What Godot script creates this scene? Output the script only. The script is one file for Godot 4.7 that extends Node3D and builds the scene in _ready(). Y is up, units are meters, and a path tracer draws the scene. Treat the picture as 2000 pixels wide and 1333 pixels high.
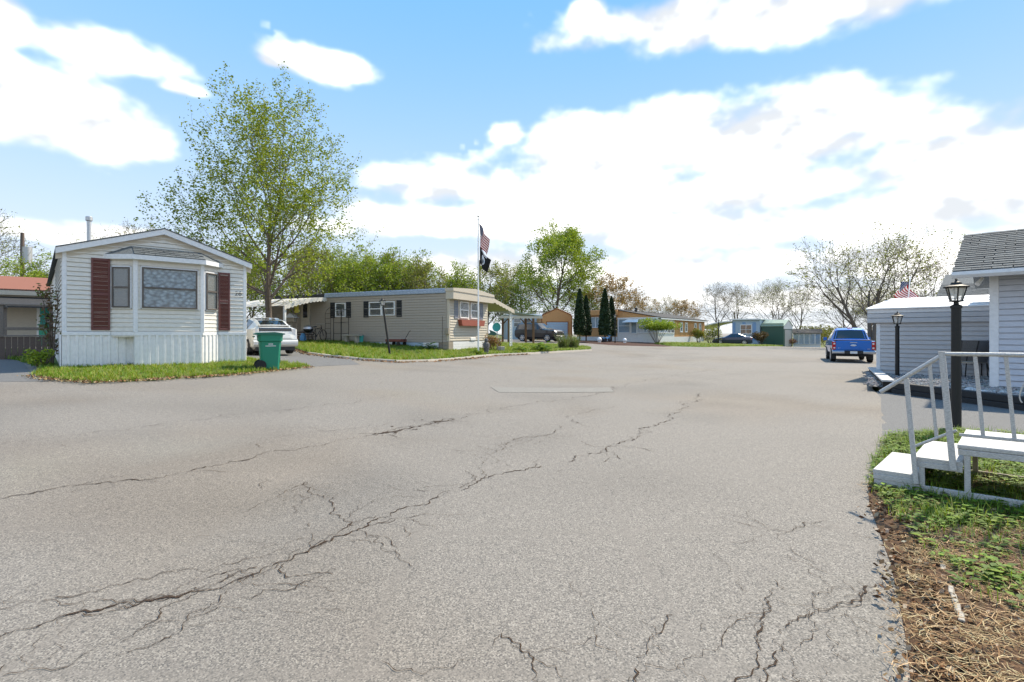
extends Node3D
# A mobile-home park street on a spring day. Plan coordinates are (x, d): d metres ahead of the camera, so z = -d.

class MB:
	var v := PackedVector3Array()
	var n := PackedVector3Array()
	var u := PackedVector2Array()
	var c := PackedColorArray()
	var xf := Transform3D()
	var tint := Color(1, 1, 1)
	var tinted := false
	func tri(a: Vector3, b: Vector3, e: Vector3, na = null, nb = null, ne = null) -> void:
		a = xf * a; b = xf * b; e = xf * e
		var f := (b - a).cross(e - a).normalized()
		v.append(a); v.append(e); v.append(b)
		if na == null:
			n.append(f); n.append(f); n.append(f)
		else:
			n.append((xf.basis * na).normalized()); n.append((xf.basis * ne).normalized()); n.append((xf.basis * nb).normalized())
		if tinted:
			c.append(tint); c.append(tint); c.append(tint)
	func quad(a: Vector3, b: Vector3, e: Vector3, d: Vector3) -> void:   # counter-clockwise seen from outside
		tri(a, b, e); tri(a, e, d)
	func squad(a: Vector3, b: Vector3, e: Vector3, d: Vector3, na: Vector3, nb: Vector3, ne: Vector3, nd: Vector3) -> void:
		tri(a, b, e, na, nb, ne); tri(a, e, d, na, ne, nd)
	func box(a: Vector3, b: Vector3) -> void:
		var x0 := minf(a.x, b.x); var x1 := maxf(a.x, b.x); var y0 := minf(a.y, b.y); var y1 := maxf(a.y, b.y); var z0 := minf(a.z, b.z); var z1 := maxf(a.z, b.z)
		quad(Vector3(x0, y0, z1), Vector3(x1, y0, z1), Vector3(x1, y1, z1), Vector3(x0, y1, z1))
		quad(Vector3(x1, y0, z0), Vector3(x0, y0, z0), Vector3(x0, y1, z0), Vector3(x1, y1, z0))
		quad(Vector3(x1, y0, z1), Vector3(x1, y0, z0), Vector3(x1, y1, z0), Vector3(x1, y1, z1))
		quad(Vector3(x0, y0, z0), Vector3(x0, y0, z1), Vector3(x0, y1, z1), Vector3(x0, y1, z0))
		quad(Vector3(x0, y1, z1), Vector3(x1, y1, z1), Vector3(x1, y1, z0), Vector3(x0, y1, z0))
		quad(Vector3(x0, y0, z0), Vector3(x1, y0, z0), Vector3(x1, y0, z1), Vector3(x0, y0, z1))
	func cbox(a: Vector3, b: Vector3, k := 0.01) -> void:   # box with chamfered edges along its longest side
		var s := b - a
		var ax := 0 if absf(s.x) >= absf(s.y) and absf(s.x) >= absf(s.z) else (1 if absf(s.y) >= absf(s.z) else 2)
		var p := (ax + 1) % 3; var q := (ax + 2) % 3
		var lo := Vector3(minf(a.x, b.x), minf(a.y, b.y), minf(a.z, b.z)); var hi := Vector3(maxf(a.x, b.x), maxf(a.y, b.y), maxf(a.z, b.z))
		var ring := [[lo[p] + k, lo[q]], [hi[p] - k, lo[q]], [hi[p], lo[q] + k], [hi[p], hi[q] - k], [hi[p] - k, hi[q]], [lo[p] + k, hi[q]], [lo[p], hi[q] - k], [lo[p], lo[q] + k]]
		var e0 := []; var e1 := []
		for r in ring:
			var w := Vector3(); w[ax] = lo[ax]; w[p] = r[0]; w[q] = r[1]; e0.append(w)
			w[ax] = hi[ax]; e1.append(w)
		for i in 8:
			var j := (i + 1) % 8
			quad(e0[i], e0[j], e1[j], e1[i])
		for i in range(1, 7):
			tri(e0[0], e0[i + 1], e0[i]); tri(e1[0], e1[i], e1[i + 1])
	func tube(a: Vector3, b: Vector3, r0: float, r1: float, seg := 8, caps := true) -> void:
		var d := (b - a).normalized()
		var s := d.cross(Vector3.UP if absf(d.y) < 0.9 else Vector3.RIGHT).normalized()
		var t := d.cross(s)
		for i in seg:
			var p0 := TAU * i / seg; var p1 := TAU * (i + 1) / seg
			var n0 := s * cos(p0) + t * sin(p0); var n1 := s * cos(p1) + t * sin(p1)
			squad(a + n0 * r0, a + n1 * r0, b + n1 * r1, b + n0 * r1, n0, n1, n1, n0)
			if caps:
				tri(a, a + n1 * r0, a + n0 * r0); tri(b, b + n0 * r1, b + n1 * r1)
	func path(pts: Array, r: float, seg := 6) -> void:
		for i in pts.size() - 1:
			tube(pts[i], pts[i + 1], r, r, seg, i == 0 or i == pts.size() - 2)
	func lathe(prof: Array, seg := 16, at := Vector3.ZERO) -> void:   # prof: [radius, height] upwards
		for k in prof.size() - 1:
			var r0: float = prof[k][0]; var y0: float = prof[k][1]; var r1: float = prof[k + 1][0]; var y1: float = prof[k + 1][1]
			var sl := Vector2(y1 - y0, r0 - r1).normalized()
			for i in seg:
				var p0 := TAU * i / seg; var p1 := TAU * (i + 1) / seg
				var d0 := Vector3(cos(p0), 0, sin(p0)); var d1 := Vector3(cos(p1), 0, sin(p1))
				var n0 := d0 * sl.x + Vector3.UP * sl.y; var n1 := d1 * sl.x + Vector3.UP * sl.y
				squad(at + d1 * r0 + Vector3.UP * y0, at + d0 * r0 + Vector3.UP * y0, at + d0 * r1 + Vector3.UP * y1, at + d1 * r1 + Vector3.UP * y1, n1, n0, n0, n1)
	func prism(poly: PackedVector2Array, z0: float, z1: float) -> void:   # polygon in x, y (counter-clockwise), from z0 to z1
		var ids := Geometry2D.triangulate_polygon(poly)
		for i in range(0, ids.size(), 3):
			var a := poly[ids[i]]; var b := poly[ids[i + 1]]; var e := poly[ids[i + 2]]
			if (b - a).cross(e - a) < 0:
				var t := b; b = e; e = t
			tri(Vector3(a.x, a.y, z1), Vector3(b.x, b.y, z1), Vector3(e.x, e.y, z1))
			tri(Vector3(a.x, a.y, z0), Vector3(e.x, e.y, z0), Vector3(b.x, b.y, z0))
		for i in poly.size():
			var a := poly[i]; var b := poly[(i + 1) % poly.size()]
			quad(Vector3(a.x, a.y, z0), Vector3(b.x, b.y, z0), Vector3(b.x, b.y, z1), Vector3(a.x, a.y, z1))
	func ball(at: Vector3, r: Vector3, seg := 10) -> void:
		for k in seg / 2:
			var a0 := PI * k / (seg / 2) - PI / 2; var a1 := PI * (k + 1) / (seg / 2) - PI / 2
			for i in seg:
				var p0 := TAU * i / seg; var p1 := TAU * (i + 1) / seg
				var f := func(a, p): return Vector3(cos(a) * cos(p), sin(a), cos(a) * sin(p))
				var q0: Vector3 = f.call(a0, p1); var q1: Vector3 = f.call(a0, p0); var q2: Vector3 = f.call(a1, p0); var q3: Vector3 = f.call(a1, p1)
				squad(at + q0 * r, at + q1 * r, at + q2 * r, at + q3 * r, q0, q1, q2, q3)
	func mesh() -> ArrayMesh:
		var arr := []
		arr.resize(Mesh.ARRAY_MAX)
		arr[Mesh.ARRAY_VERTEX] = v
		arr[Mesh.ARRAY_NORMAL] = n
		if tinted:
			arr[Mesh.ARRAY_COLOR] = c
		if u.size() == v.size():
			arr[Mesh.ARRAY_TEX_UV] = u
		var m := ArrayMesh.new()
		m.add_surface_from_arrays(Mesh.PRIMITIVE_TRIANGLES, arr)
		return m

var M := {}
var T := {}
var counts := {}
var rng := RandomNumberGenerator.new()
var wear := FastNoiseLite.new()

func V(x: float, y: float, z: float) -> Vector3:
	return Vector3(x, y, z)

func put(mb: MB, called: String, m: Material, parent: Node) -> MeshInstance3D:
	return put_mesh(mb.mesh(), called, m, parent)

func put_mesh(me: Mesh, called: String, m: Material, parent: Node, at := Transform3D()) -> MeshInstance3D:
	var o := MeshInstance3D.new()
	o.mesh = me
	o.name = called
	o.material_override = m
	o.transform = at
	parent.add_child(o, true)
	return o

func bx(parent: Node, called: String, m: Material, a: Vector3, b: Vector3, k := 0.0) -> MeshInstance3D:
	var mb := MB.new()
	if k > 0.0: mb.cbox(a, b, k)
	else: mb.box(a, b)
	return put(mb, called, m, parent)

func numbered(called: String) -> String:
	counts[called] = counts.get(called, -1) + 1
	return called if counts[called] == 0 else "%s_%03d" % [called, counts[called]]

func tag(o: Node, label: String, category: String, group := "", kind := "") -> Node:
	o.set_meta("label", label)
	o.set_meta("category", category)
	if group: o.set_meta("group", group)
	if kind: o.set_meta("kind", kind)
	return o

func thing(called: String, label: String, category: String, x: float, d: float, y: float, theta := 0.0, group := "") -> Node3D:
	var o := Node3D.new()
	o.name = numbered(called)
	add_child(o)
	o.position = Vector3(x, y, -d)
	o.rotation_degrees.y = theta
	tag(o, label, category, group)
	return o

func sub(parent: Node, called: String, at := Transform3D()) -> Node3D:
	var o := Node3D.new()
	o.name = called
	o.transform = at
	parent.add_child(o, true)
	return o

func dup(src: Node3D, x: float, d: float, y: float, theta: float, s: float, label := "") -> Node3D:
	var o: Node3D = src.duplicate()
	o.name = numbered(String(src.get_meta("base")) if src.has_meta("base") else String(src.name))
	add_child(o)
	o.position = Vector3(x, y, -d)
	o.rotation_degrees.y = theta
	o.scale = Vector3.ONE * s
	if label: o.set_meta("label", label)
	return o

# ---------- materials ----------
func lin(r: float, g: float, b: float, a := 1.0) -> Color:
	var k := Color(r, g, b).linear_to_srgb()
	k.a = a
	return k

func noise_tex(kind: int, freq: float, oct: int, size: int, ramp: Array, sd := 1, cell_ret := -1) -> ImageTexture:
	var f := FastNoiseLite.new()
	f.noise_type = kind
	f.frequency = freq
	f.seed = sd
	f.fractal_type = FastNoiseLite.FRACTAL_FBM if oct > 1 else FastNoiseLite.FRACTAL_NONE
	f.fractal_octaves = oct
	if cell_ret >= 0:
		f.cellular_return_type = cell_ret
		f.cellular_jitter = 1.0
	var im := f.get_seamless_image(size, size)
	im.convert(Image.FORMAT_L8)
	var src := im.get_data()
	var g := Gradient.new()
	var offs := PackedFloat32Array(); var cols := PackedColorArray()
	for r in ramp:
		offs.append(r[0]); cols.append(r[1])
	g.offsets = offs; g.colors = cols
	var lut := PackedByteArray()
	for i in 256:
		var k := g.sample(i / 255.0)
		lut.append(int(clampf(k.r, 0, 1) * 255)); lut.append(int(clampf(k.g, 0, 1) * 255)); lut.append(int(clampf(k.b, 0, 1) * 255))
	var out := PackedByteArray()
	out.resize(size * size * 3)
	var j := 0
	for i in src.size():
		var t := src[i] * 3
		out[j] = lut[t]; out[j + 1] = lut[t + 1]; out[j + 2] = lut[t + 2]
		j += 3
	return ImageTexture.create_from_image(Image.create_from_data(size, size, false, Image.FORMAT_RGB8, out))

func gv(k: float) -> Color:
	return Color(k, k, k)

func mat(key: String, col: Color, rough := 0.8, tex := "", scale := Vector3.ONE, metal := 0.0, relief := 0.0) -> StandardMaterial3D:
	var m := StandardMaterial3D.new()
	m.resource_name = key
	m.albedo_color = col
	m.roughness = rough
	m.metallic = metal
	if tex:
		m.albedo_texture = T[tex]
		m.uv1_triplanar = true
		m.uv1_world_triplanar = true
		m.uv1_scale = scale
		if relief > 0.0:
			m.heightmap_enabled = true
			m.heightmap_texture = T[tex]
			m.heightmap_scale = relief
	M[key] = m
	return m

func make_materials() -> void:
	var SM := FastNoiseLite.TYPE_SIMPLEX_SMOOTH
	T.grain = noise_tex(SM, 0.03, 4, 512, [[0.0, gv(0.90)], [0.5, gv(0.96)], [1.0, gv(1.0)]], 3)
	T.stone = noise_tex(FastNoiseLite.TYPE_CELLULAR, 0.11, 1, 2048, [[0.0, gv(0.55)], [0.25, Color(0.71, 0.70, 0.68)], [0.55, Color(0.79, 0.775, 0.755)], [0.8, Color(0.85, 0.835, 0.81)], [1.0, Color(0.99, 0.98, 0.95)]], 5, FastNoiseLite.RETURN_CELL_VALUE)
	T.gravel = noise_tex(FastNoiseLite.TYPE_CELLULAR, 0.05, 1, 512, [[0.0, gv(0.35)], [0.4, gv(0.6)], [0.8, gv(0.85)], [1.0, gv(1.0)]], 6, FastNoiseLite.RETURN_CELL_VALUE)
	T.soil = noise_tex(SM, 0.05, 5, 512, [[0.0, Color(0.35, 0.27, 0.2)], [0.5, Color(0.62, 0.5, 0.38)], [1.0, Color(0.95, 0.82, 0.65)]], 8)
	T.lawn = noise_tex(SM, 0.02, 5, 512, [[0.0, Color(0.45, 0.5, 0.25)], [0.5, Color(0.7, 0.8, 0.35)], [0.75, Color(0.85, 0.85, 0.5)], [1.0, Color(1.0, 0.9, 0.65)]], 9)
	T.wood = noise_tex(SM, 0.06, 4, 512, [[0.0, gv(0.55)], [0.5, gv(0.86)], [1.0, gv(1.0)]], 10)
	T.mottle = noise_tex(FastNoiseLite.TYPE_CELLULAR, 0.09, 1, 512, [[0.0, Color(0.5, 0.56, 0.66)], [0.5, Color(0.75, 0.8, 0.86)], [1.0, Color(1, 1, 1)]], 12, FastNoiseLite.RETURN_CELL_VALUE)
	T.lace = noise_tex(FastNoiseLite.TYPE_CELLULAR, 0.03, 1, 512, [[0.0, Color(0.95, 1.0, 1.0)], [0.22, Color(0.8, 0.86, 0.9)], [0.4, Color(0.5, 0.57, 0.62)], [0.6, Color(0.28, 0.33, 0.37)], [1.0, Color(0.2, 0.25, 0.3)]], 14, FastNoiseLite.RETURN_DISTANCE)
	mat("asphalt", lin(0.325, 0.303, 0.28), 0.92, "stone", V(0.65, 0.65, 0.65), 0.0, 0.15)
	mat("asphalt_drive", lin(0.21, 0.215, 0.225), 0.92, "stone", V(0.9, 0.9, 0.9), 0.0, 0.2)
	mat("asphalt_patch", lin(0.34, 0.33, 0.31), 0.92, "stone", V(1.1, 1.1, 1.1))
	M.asphalt.vertex_color_use_as_albedo = true
	mat("crack", lin(0.10, 0.08, 0.06), 1.0, "soil", V(3, 3, 3))
	mat("earth", lin(0.20, 0.19, 0.10), 1.0, "lawn", V(0.2, 0.2, 0.2))
	mat("lawn", lin(0.13, 0.17, 0.05), 1.0, "lawn", V(0.35, 0.35, 0.35))
	mat("soil", lin(0.22, 0.17, 0.125), 1.0, "soil", V(1.2, 1.2, 1.2), 0.0, 0.6)
	mat("mulch", lin(0.13, 0.055, 0.035), 1.0, "soil", V(2, 2, 2))
	mat("gravel", lin(0.33, 0.33, 0.35), 0.95, "gravel", V(1.6, 1.6, 1.6), 0.0, 1.0)
	mat("concrete", lin(0.42, 0.38, 0.32), 0.9, "grain", V(1.5, 1.5, 1.5))
	mat("slab", lin(0.62, 0.61, 0.6), 0.8, "grain", V(1.5, 1.5, 1.5))
	mat("timber_black", lin(0.03, 0.03, 0.032), 0.8, "wood", V(0.6, 4, 0.6))
	mat("timber_white", lin(0.6, 0.6, 0.6), 0.8, "wood", V(0.6, 4, 0.6))
	mat("white_siding", lin(0.71, 0.685, 0.63), 0.6, "grain", V(0.5, 0.8, 0.5))
	mat("white_trim", lin(0.76, 0.77, 0.79), 0.5, "grain", V(0.8, 0.8, 0.8))
	mat("skirt_white", lin(0.79, 0.785, 0.785), 0.55, "grain", V(0.7, 0.4, 0.7))
	mat("tan_siding", lin(0.40, 0.35, 0.295), 0.65, "grain", V(0.4, 1.5, 0.4))
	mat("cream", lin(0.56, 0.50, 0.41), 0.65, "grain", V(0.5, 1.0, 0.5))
	mat("blue_siding", lin(0.53, 0.555, 0.62), 0.6, "grain", V(0.4, 1.2, 0.4))
	mat("grey_siding", lin(0.56, 0.56, 0.57), 0.6, "grain", V(0.4, 1.2, 0.4))
	mat("orange", lin(0.63, 0.325, 0.125), 0.65, "grain", V(0.3, 0.9, 0.3))
	mat("orange_dark", lin(0.27, 0.1, 0.045), 0.6)
	mat("green_metal", lin(0.045, 0.115, 0.085), 0.5, "grain", V(0.3, 0.5, 0.3))
	mat("pale_green", lin(0.32, 0.42, 0.33), 0.55, "grain", V(0.5, 0.5, 0.5))
	mat("pale_blue", lin(0.42, 0.54, 0.66), 0.6, "grain", V(0.5, 0.5, 0.5))
	mat("mid_blue", lin(0.2, 0.34, 0.56), 0.6)
	mat("red_shutter", lin(0.15, 0.05, 0.044), 0.6, "grain", V(1, 1, 1))
	mat("red_box", lin(0.30, 0.075, 0.045), 0.65, "grain", V(2, 2, 2))
	mat("black_shutter", lin(0.02, 0.024, 0.03), 0.6)
	mat("grey_shutter", lin(0.21, 0.23, 0.28), 0.6)
	mat("shingle_a", lin(0.2, 0.225, 0.235), 0.95, "gravel", V(6, 6, 6))
	mat("shingle_b", lin(0.25, 0.275, 0.285), 0.95, "gravel", V(6, 6, 6))
	mat("shingle_c", lin(0.17, 0.19, 0.205), 0.95, "gravel", V(6, 6, 6))
	mat("roof_dark", lin(0.085, 0.085, 0.09), 0.95, "gravel", V(3, 3, 3))
	mat("roof_red", lin(0.27, 0.105, 0.065), 0.9, "grain", V(2, 2, 2))
	mat("roof_mottle", lin(0.55, 0.6, 0.68), 0.6, "mottle", V(2.2, 2.2, 2.2))
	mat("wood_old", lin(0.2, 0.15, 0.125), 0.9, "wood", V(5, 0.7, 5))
	mat("wood_rail", lin(0.3, 0.25, 0.21), 0.9, "wood", V(0.7, 5, 0.7))
	mat("wood_post", lin(0.22, 0.125, 0.06), 0.9, "wood", V(4, 0.6, 4))
	mat("bark", lin(0.19, 0.15, 0.12), 1.0, "wood", V(5, 1.2, 5), 0.0, 1.0)
	mat("twig", lin(0.12, 0.095, 0.075), 1.0)
	mat("black_iron", lin(0.008, 0.0075, 0.007), 0.6)
	mat("fabric_and_dark_room", lin(0.25, 0.24, 0.23), 0.9, "wood", V(6, 0.5, 6))  # curtain and chair fabric; also stands in for dark rooms behind glass
	mat("lace", lin(0.55, 0.6, 0.64), 0.95, "lace", V(0.75, 0.75, 0.75))
	mat("bronze", lin(0.09, 0.075, 0.065), 0.5)
	mat("plain_white", lin(0.78, 0.78, 0.78), 0.45)
	mat("step_white", lin(0.64, 0.63, 0.61), 0.6, "wood", V(1.5, 6, 1.5))
	mat("worn_beige", lin(0.33, 0.28, 0.22), 0.8, "grain", V(2, 2, 2))
	mat("steel", lin(0.5, 0.5, 0.52), 0.35, "", Vector3.ONE, 0.9)
	mat("galv", lin(0.55, 0.56, 0.58), 0.45, "grain", V(2, 2, 2), 0.6)
	mat("rubber", lin(0.018, 0.018, 0.019), 0.85)
	mat("black_plastic", lin(0.02, 0.02, 0.022), 0.6)
	mat("bin_green", lin(0.006, 0.19, 0.115), 0.5)
	mat("bin_lid", lin(0.008, 0.12, 0.075), 0.45)
	mat("teal", lin(0.04, 0.33, 0.30), 0.6)
	mat("dark_green_metal", lin(0.02, 0.09, 0.07), 0.5)
	mat("propane", lin(0.10, 0.32, 0.62), 0.4)
	mat("yellow", lin(0.6, 0.5, 0.08), 0.7)
	mat("rust", lin(0.16, 0.05, 0.035), 0.8)
	mat("tail_red", lin(0.45, 0.012, 0.012), 0.15)
	mat("lamp_clear", lin(0.75, 0.72, 0.7), 0.12)
	mat("statue", lin(0.25, 0.24, 0.23), 0.9, "gravel", V(4, 4, 4))
	for p in [["paint_blue", lin(0.012, 0.15, 0.56)], ["paint_silver", lin(0.68, 0.66, 0.61)], ["paint_black", lin(0.012, 0.014, 0.022)], ["paint_navy", lin(0.02, 0.03, 0.075)]]:
		var q := mat(p[0], p[1], 0.3)
		q.metallic = 0.25
		q.clearcoat_enabled = true
		q.clearcoat = 0.8
		q.clearcoat_roughness = 0.05
	for p in [["glass", lin(0.35, 0.4, 0.42, 0.12)], ["frost", lin(0.8, 0.78, 0.72, 0.4)]]:
		var q := mat(p[0], p[1], 0.04)
		q.transparency = BaseMaterial3D.TRANSPARENCY_ALPHA
	mat("car_glass", lin(0.012, 0.015, 0.017), 0.03)
	M.car_glass.metallic_specular = 0.8
	for p in ["leaf", "blade", "needle", "petal"]:
		var q := mat(p, Color(1, 1, 1), 0.6)
		q.vertex_color_use_as_albedo = true
		q.cull_mode = BaseMaterial3D.CULL_DISABLED
		q.backlight_enabled = true
		q.backlight = Color(0.8, 0.8, 0.5)
	M.needle.backlight = Color(0.15, 0.15, 0.1)
	mat("litter", Color(1, 1, 1), 0.95)
	M.litter.vertex_color_use_as_albedo = true
	M.litter.metallic_specular = 0.1
	for p in ["leaf", "blade"]: M[p].metallic_specular = 0.3
	M.litter.cull_mode = BaseMaterial3D.CULL_DISABLED

# ---------- terrain ----------
const GP := [0, 0, 0, 5, 3.5, 4.5, 5.5, 3.2, 6.6, 7.6, -3, 4, -11.15, 12.5, -8, 15.4, -7.1, 14, -9.7, 21.5, -3.26, 26.3, -2.6, 23.5, 2.6, 46, 9, 50, 14, 50, 14, 60, 27, 64, 35, 66, 18, 27, 10.5, 14.6, 11, 10.9, -20, 21, -16, 30, 0, 12, 6, 20, 8, 35, 0, 35, 45, 75, -30, 12, -5, 9, -8, 4, 20, 10, 0, -10, -40, 40, 30, 40, 60, 60, -10, 70, -40, 90, 20, 100, 60, 110, 15, 0, -20, -5, -8, 28.2, -10.5, 29.2, -5.5, 27.2, -5, 20]
const GW := [-0.000739238, -0.00184684, 0.00252728, 0.000977559, -0.00276809, -0.000575585, 0.00024444, 0.00941873, -0.00626153, -0.00320249, -0.000735058, -0.00191481, 8.07125e-06, 0.00019367, 0.00134862, -0.00115658, 0.000457266, -0.000124996, -0.000521818, -3.72397e-05, 0.00230713, -0.000102097, -0.001871, -0.00109939, -0.000235278, -0.000159017, -0.000943147, -0.000132796, 0.000214897, 0.00167063, -0.00014205, 0.000411115, 0.000202498, -6.75232e-05, -0.000404879, 0.000175943, 0.000325865, 5.0525e-07, -9.70031e-05, -3.47855e-05, -0.000290021, -0.000289695, 0.00023116, 0.00274398, 0.00302988, -0.000736282, 2.68586, -0.0140743, -0.00094419]
var hg := PackedFloat32Array()
const HX := -64
const HD := -16
const HW := 140
const HH := 130

func terrain() -> void:
	hg.resize(HW * HH)
	for j in HH:
		for i in HW:
			var x := float(HX + i); var d := float(HD + j)
			var s: float = GW[46] + GW[47] * x + GW[48] * d
			for k in 46:
				var ax: float = x - GP[2 * k]; var ad: float = d - GP[2 * k + 1]
				var r2 := ax * ax + ad * ad
				if r2 > 1e-9: s += GW[k] * 0.5 * r2 * log(r2)
			hg[j * HW + i] = clampf(s, -2.5, 2.5)

func H(x: float, d: float) -> float:
	var fx := clampf(x - HX, 0, HW - 1.001); var fd := clampf(d - HD, 0, HH - 1.001)
	var i := int(fx); var j := int(fd)
	fx -= i; fd -= j
	var k := j * HW + i
	return lerpf(lerpf(hg[k], hg[k + 1], fx), lerpf(hg[k + HW], hg[k + HW + 1], fx), fd)

func sheet(poly: PackedVector2Array, cell: float, off: float, edge_off: float, dust: FastNoiseLite = null) -> ArrayMesh:
	var pts := PackedVector2Array()
	var edge := {}
	var lo := poly[0]; var hi := poly[0]
	for i in poly.size():
		var a := poly[i]; var b := poly[(i + 1) % poly.size()]
		lo = lo.min(a); hi = hi.max(a)
		var k := maxi(1, int(ceil(a.distance_to(b) / cell)))
		for s in k:
			edge[pts.size()] = true
			pts.append(a.lerp(b, float(s) / k))
	var ne := pts.size()
	var x := lo.x + cell * 0.5
	while x < hi.x:
		var d := lo.y + cell * 0.5
		while d < hi.y:
			var p := Vector2(x + rng.randf_range(-0.15, 0.15) * cell, d + rng.randf_range(-0.15, 0.15) * cell)
			if Geometry2D.is_point_in_polygon(p, poly):
				var far := true
				for e in ne:
					if pts[e].distance_squared_to(p) < cell * cell * 0.16:
						far = false
						break
				if far: pts.append(p)
			d += cell
		x += cell
	var ids := Geometry2D.triangulate_delaunay(pts)
	var mb := MB.new()
	mb.tinted = dust != null
	var w := []
	var cols := []
	for i in pts.size():
		w.append(Vector3(pts[i].x, H(pts[i].x, pts[i].y) + (edge_off if edge.has(i) else off), -pts[i].y))
		if dust:
			var q := dust.get_noise_2d(pts[i].x, pts[i].y)
			cols.append(Color(1, 1, 1).lerp(Color(0.98, 0.93, 0.87), clampf(q * 2.2, 0, 1)) * (1.0 + 0.24 * dust.get_noise_2d(pts[i].x * 3.1 + 40, pts[i].y * 3.1) + 0.2 * dust.get_noise_2d(pts[i].x * 0.7 + 9, pts[i].y * 0.7)))
	for i in range(0, ids.size(), 3):
		var a := ids[i]; var b := ids[i + 1]; var e := ids[i + 2]
		if not Geometry2D.is_point_in_polygon((pts[a] + pts[b] + pts[e]) / 3.0, poly): continue
		if (w[b] - w[a]).cross(w[e] - w[a]).y < 0:
			var t := b; b = e; e = t
		if dust:
			mb.v.append(w[a]); mb.v.append(w[e]); mb.v.append(w[b])
			for q in 3: mb.n.append(Vector3.UP)
			mb.c.append(cols[a]); mb.c.append(cols[e]); mb.c.append(cols[b])
		else:
			mb.tri(w[a], w[b], w[e])
	return mb.mesh()

func P2(a: Array) -> PackedVector2Array:
	var o := PackedVector2Array()
	for i in range(0, a.size(), 2): o.append(Vector2(a[i], a[i + 1]))
	return o

func structure(called: String, me: Mesh, m: Material) -> MeshInstance3D:
	var o := put_mesh(me, numbered(called), m, self)
	o.set_meta("kind", "structure")
	return o

const ROAD := [-30, -8, 0.4, -8, 0.9, 0.6, 1.5, 1.9, 1.85, 2.4, 2.08, 2.75, 2.36, 3.19, 2.93, 4.19, 3.3, 4.75, 4.1, 5.75, 5.29, 7.14, 7.67, 10.58, 8.6, 12.2, 11.3, 16.2, 18, 20.5, 24, 26, 33, 42, 52, 68, 50, 76, 36, 63, 28, 57, 19, 46.5, 13.4, 43, 8, 46, 4, 53, -4, 50, -12, 42, -28, 38, -36, 20]
const LAWN_A := [-10.5, 11.2, -9.6, 10.75, -8.7, 10.55, -8.0, 11.2, -7.0, 12.6, -6.6, 13.7, -6.05, 15.3, -6.5, 15.9, -7.6, 15.95, -8.0, 16.0, -16, 24, -22, 20, -14, 14.5, -11.3, 12.3]
const LAWN_B := [-10.2, 24.3, -8.8, 22.2, -7.5, 20.9, -5.9, 19.8, -4.5, 19.7, -3.5, 20.8, -2.3, 23.3, -1.0, 25.9, 0.8, 28.1, 3.1, 31.5, 5.3, 34.4, 5.6, 36.8, 4.2, 40.0, 0.5, 38.5, -2, 40, -14, 38, -19, 33, -15, 29.5]
const LAWN_C := [13.3, 42.6, 16, 42.7, 19, 45.3, 28, 56.2, 34, 64, 30, 72, 20, 66, 14, 49, 12.5, 45]
const MULCH_C := [6.0, 45.5, 8.2, 42.2, 12.4, 41.9, 13.3, 42.7, 14.2, 48, 10, 52, 5.5, 56, 4.5, 52]
const WEEDS := [0.5, -8, 0.9, 0.6, 1.5, 1.9, 1.85, 2.4, 2.08, 2.75, 2.36, 3.19, 2.93, 4.19, 3.3, 4.75, 4.1, 5.75, 5.1, 6.95, 6.2, 7.3, 7.2, 6.6, 9.5, 5.4, 16, 5, 16, -8]
const GRAVEL := [8.3, 11.9, 11.1, 16.0, 15, 16.5, 16, 6, 11.5, 5.8, 9.0, 8.8, 8.5, 11.3]

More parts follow.
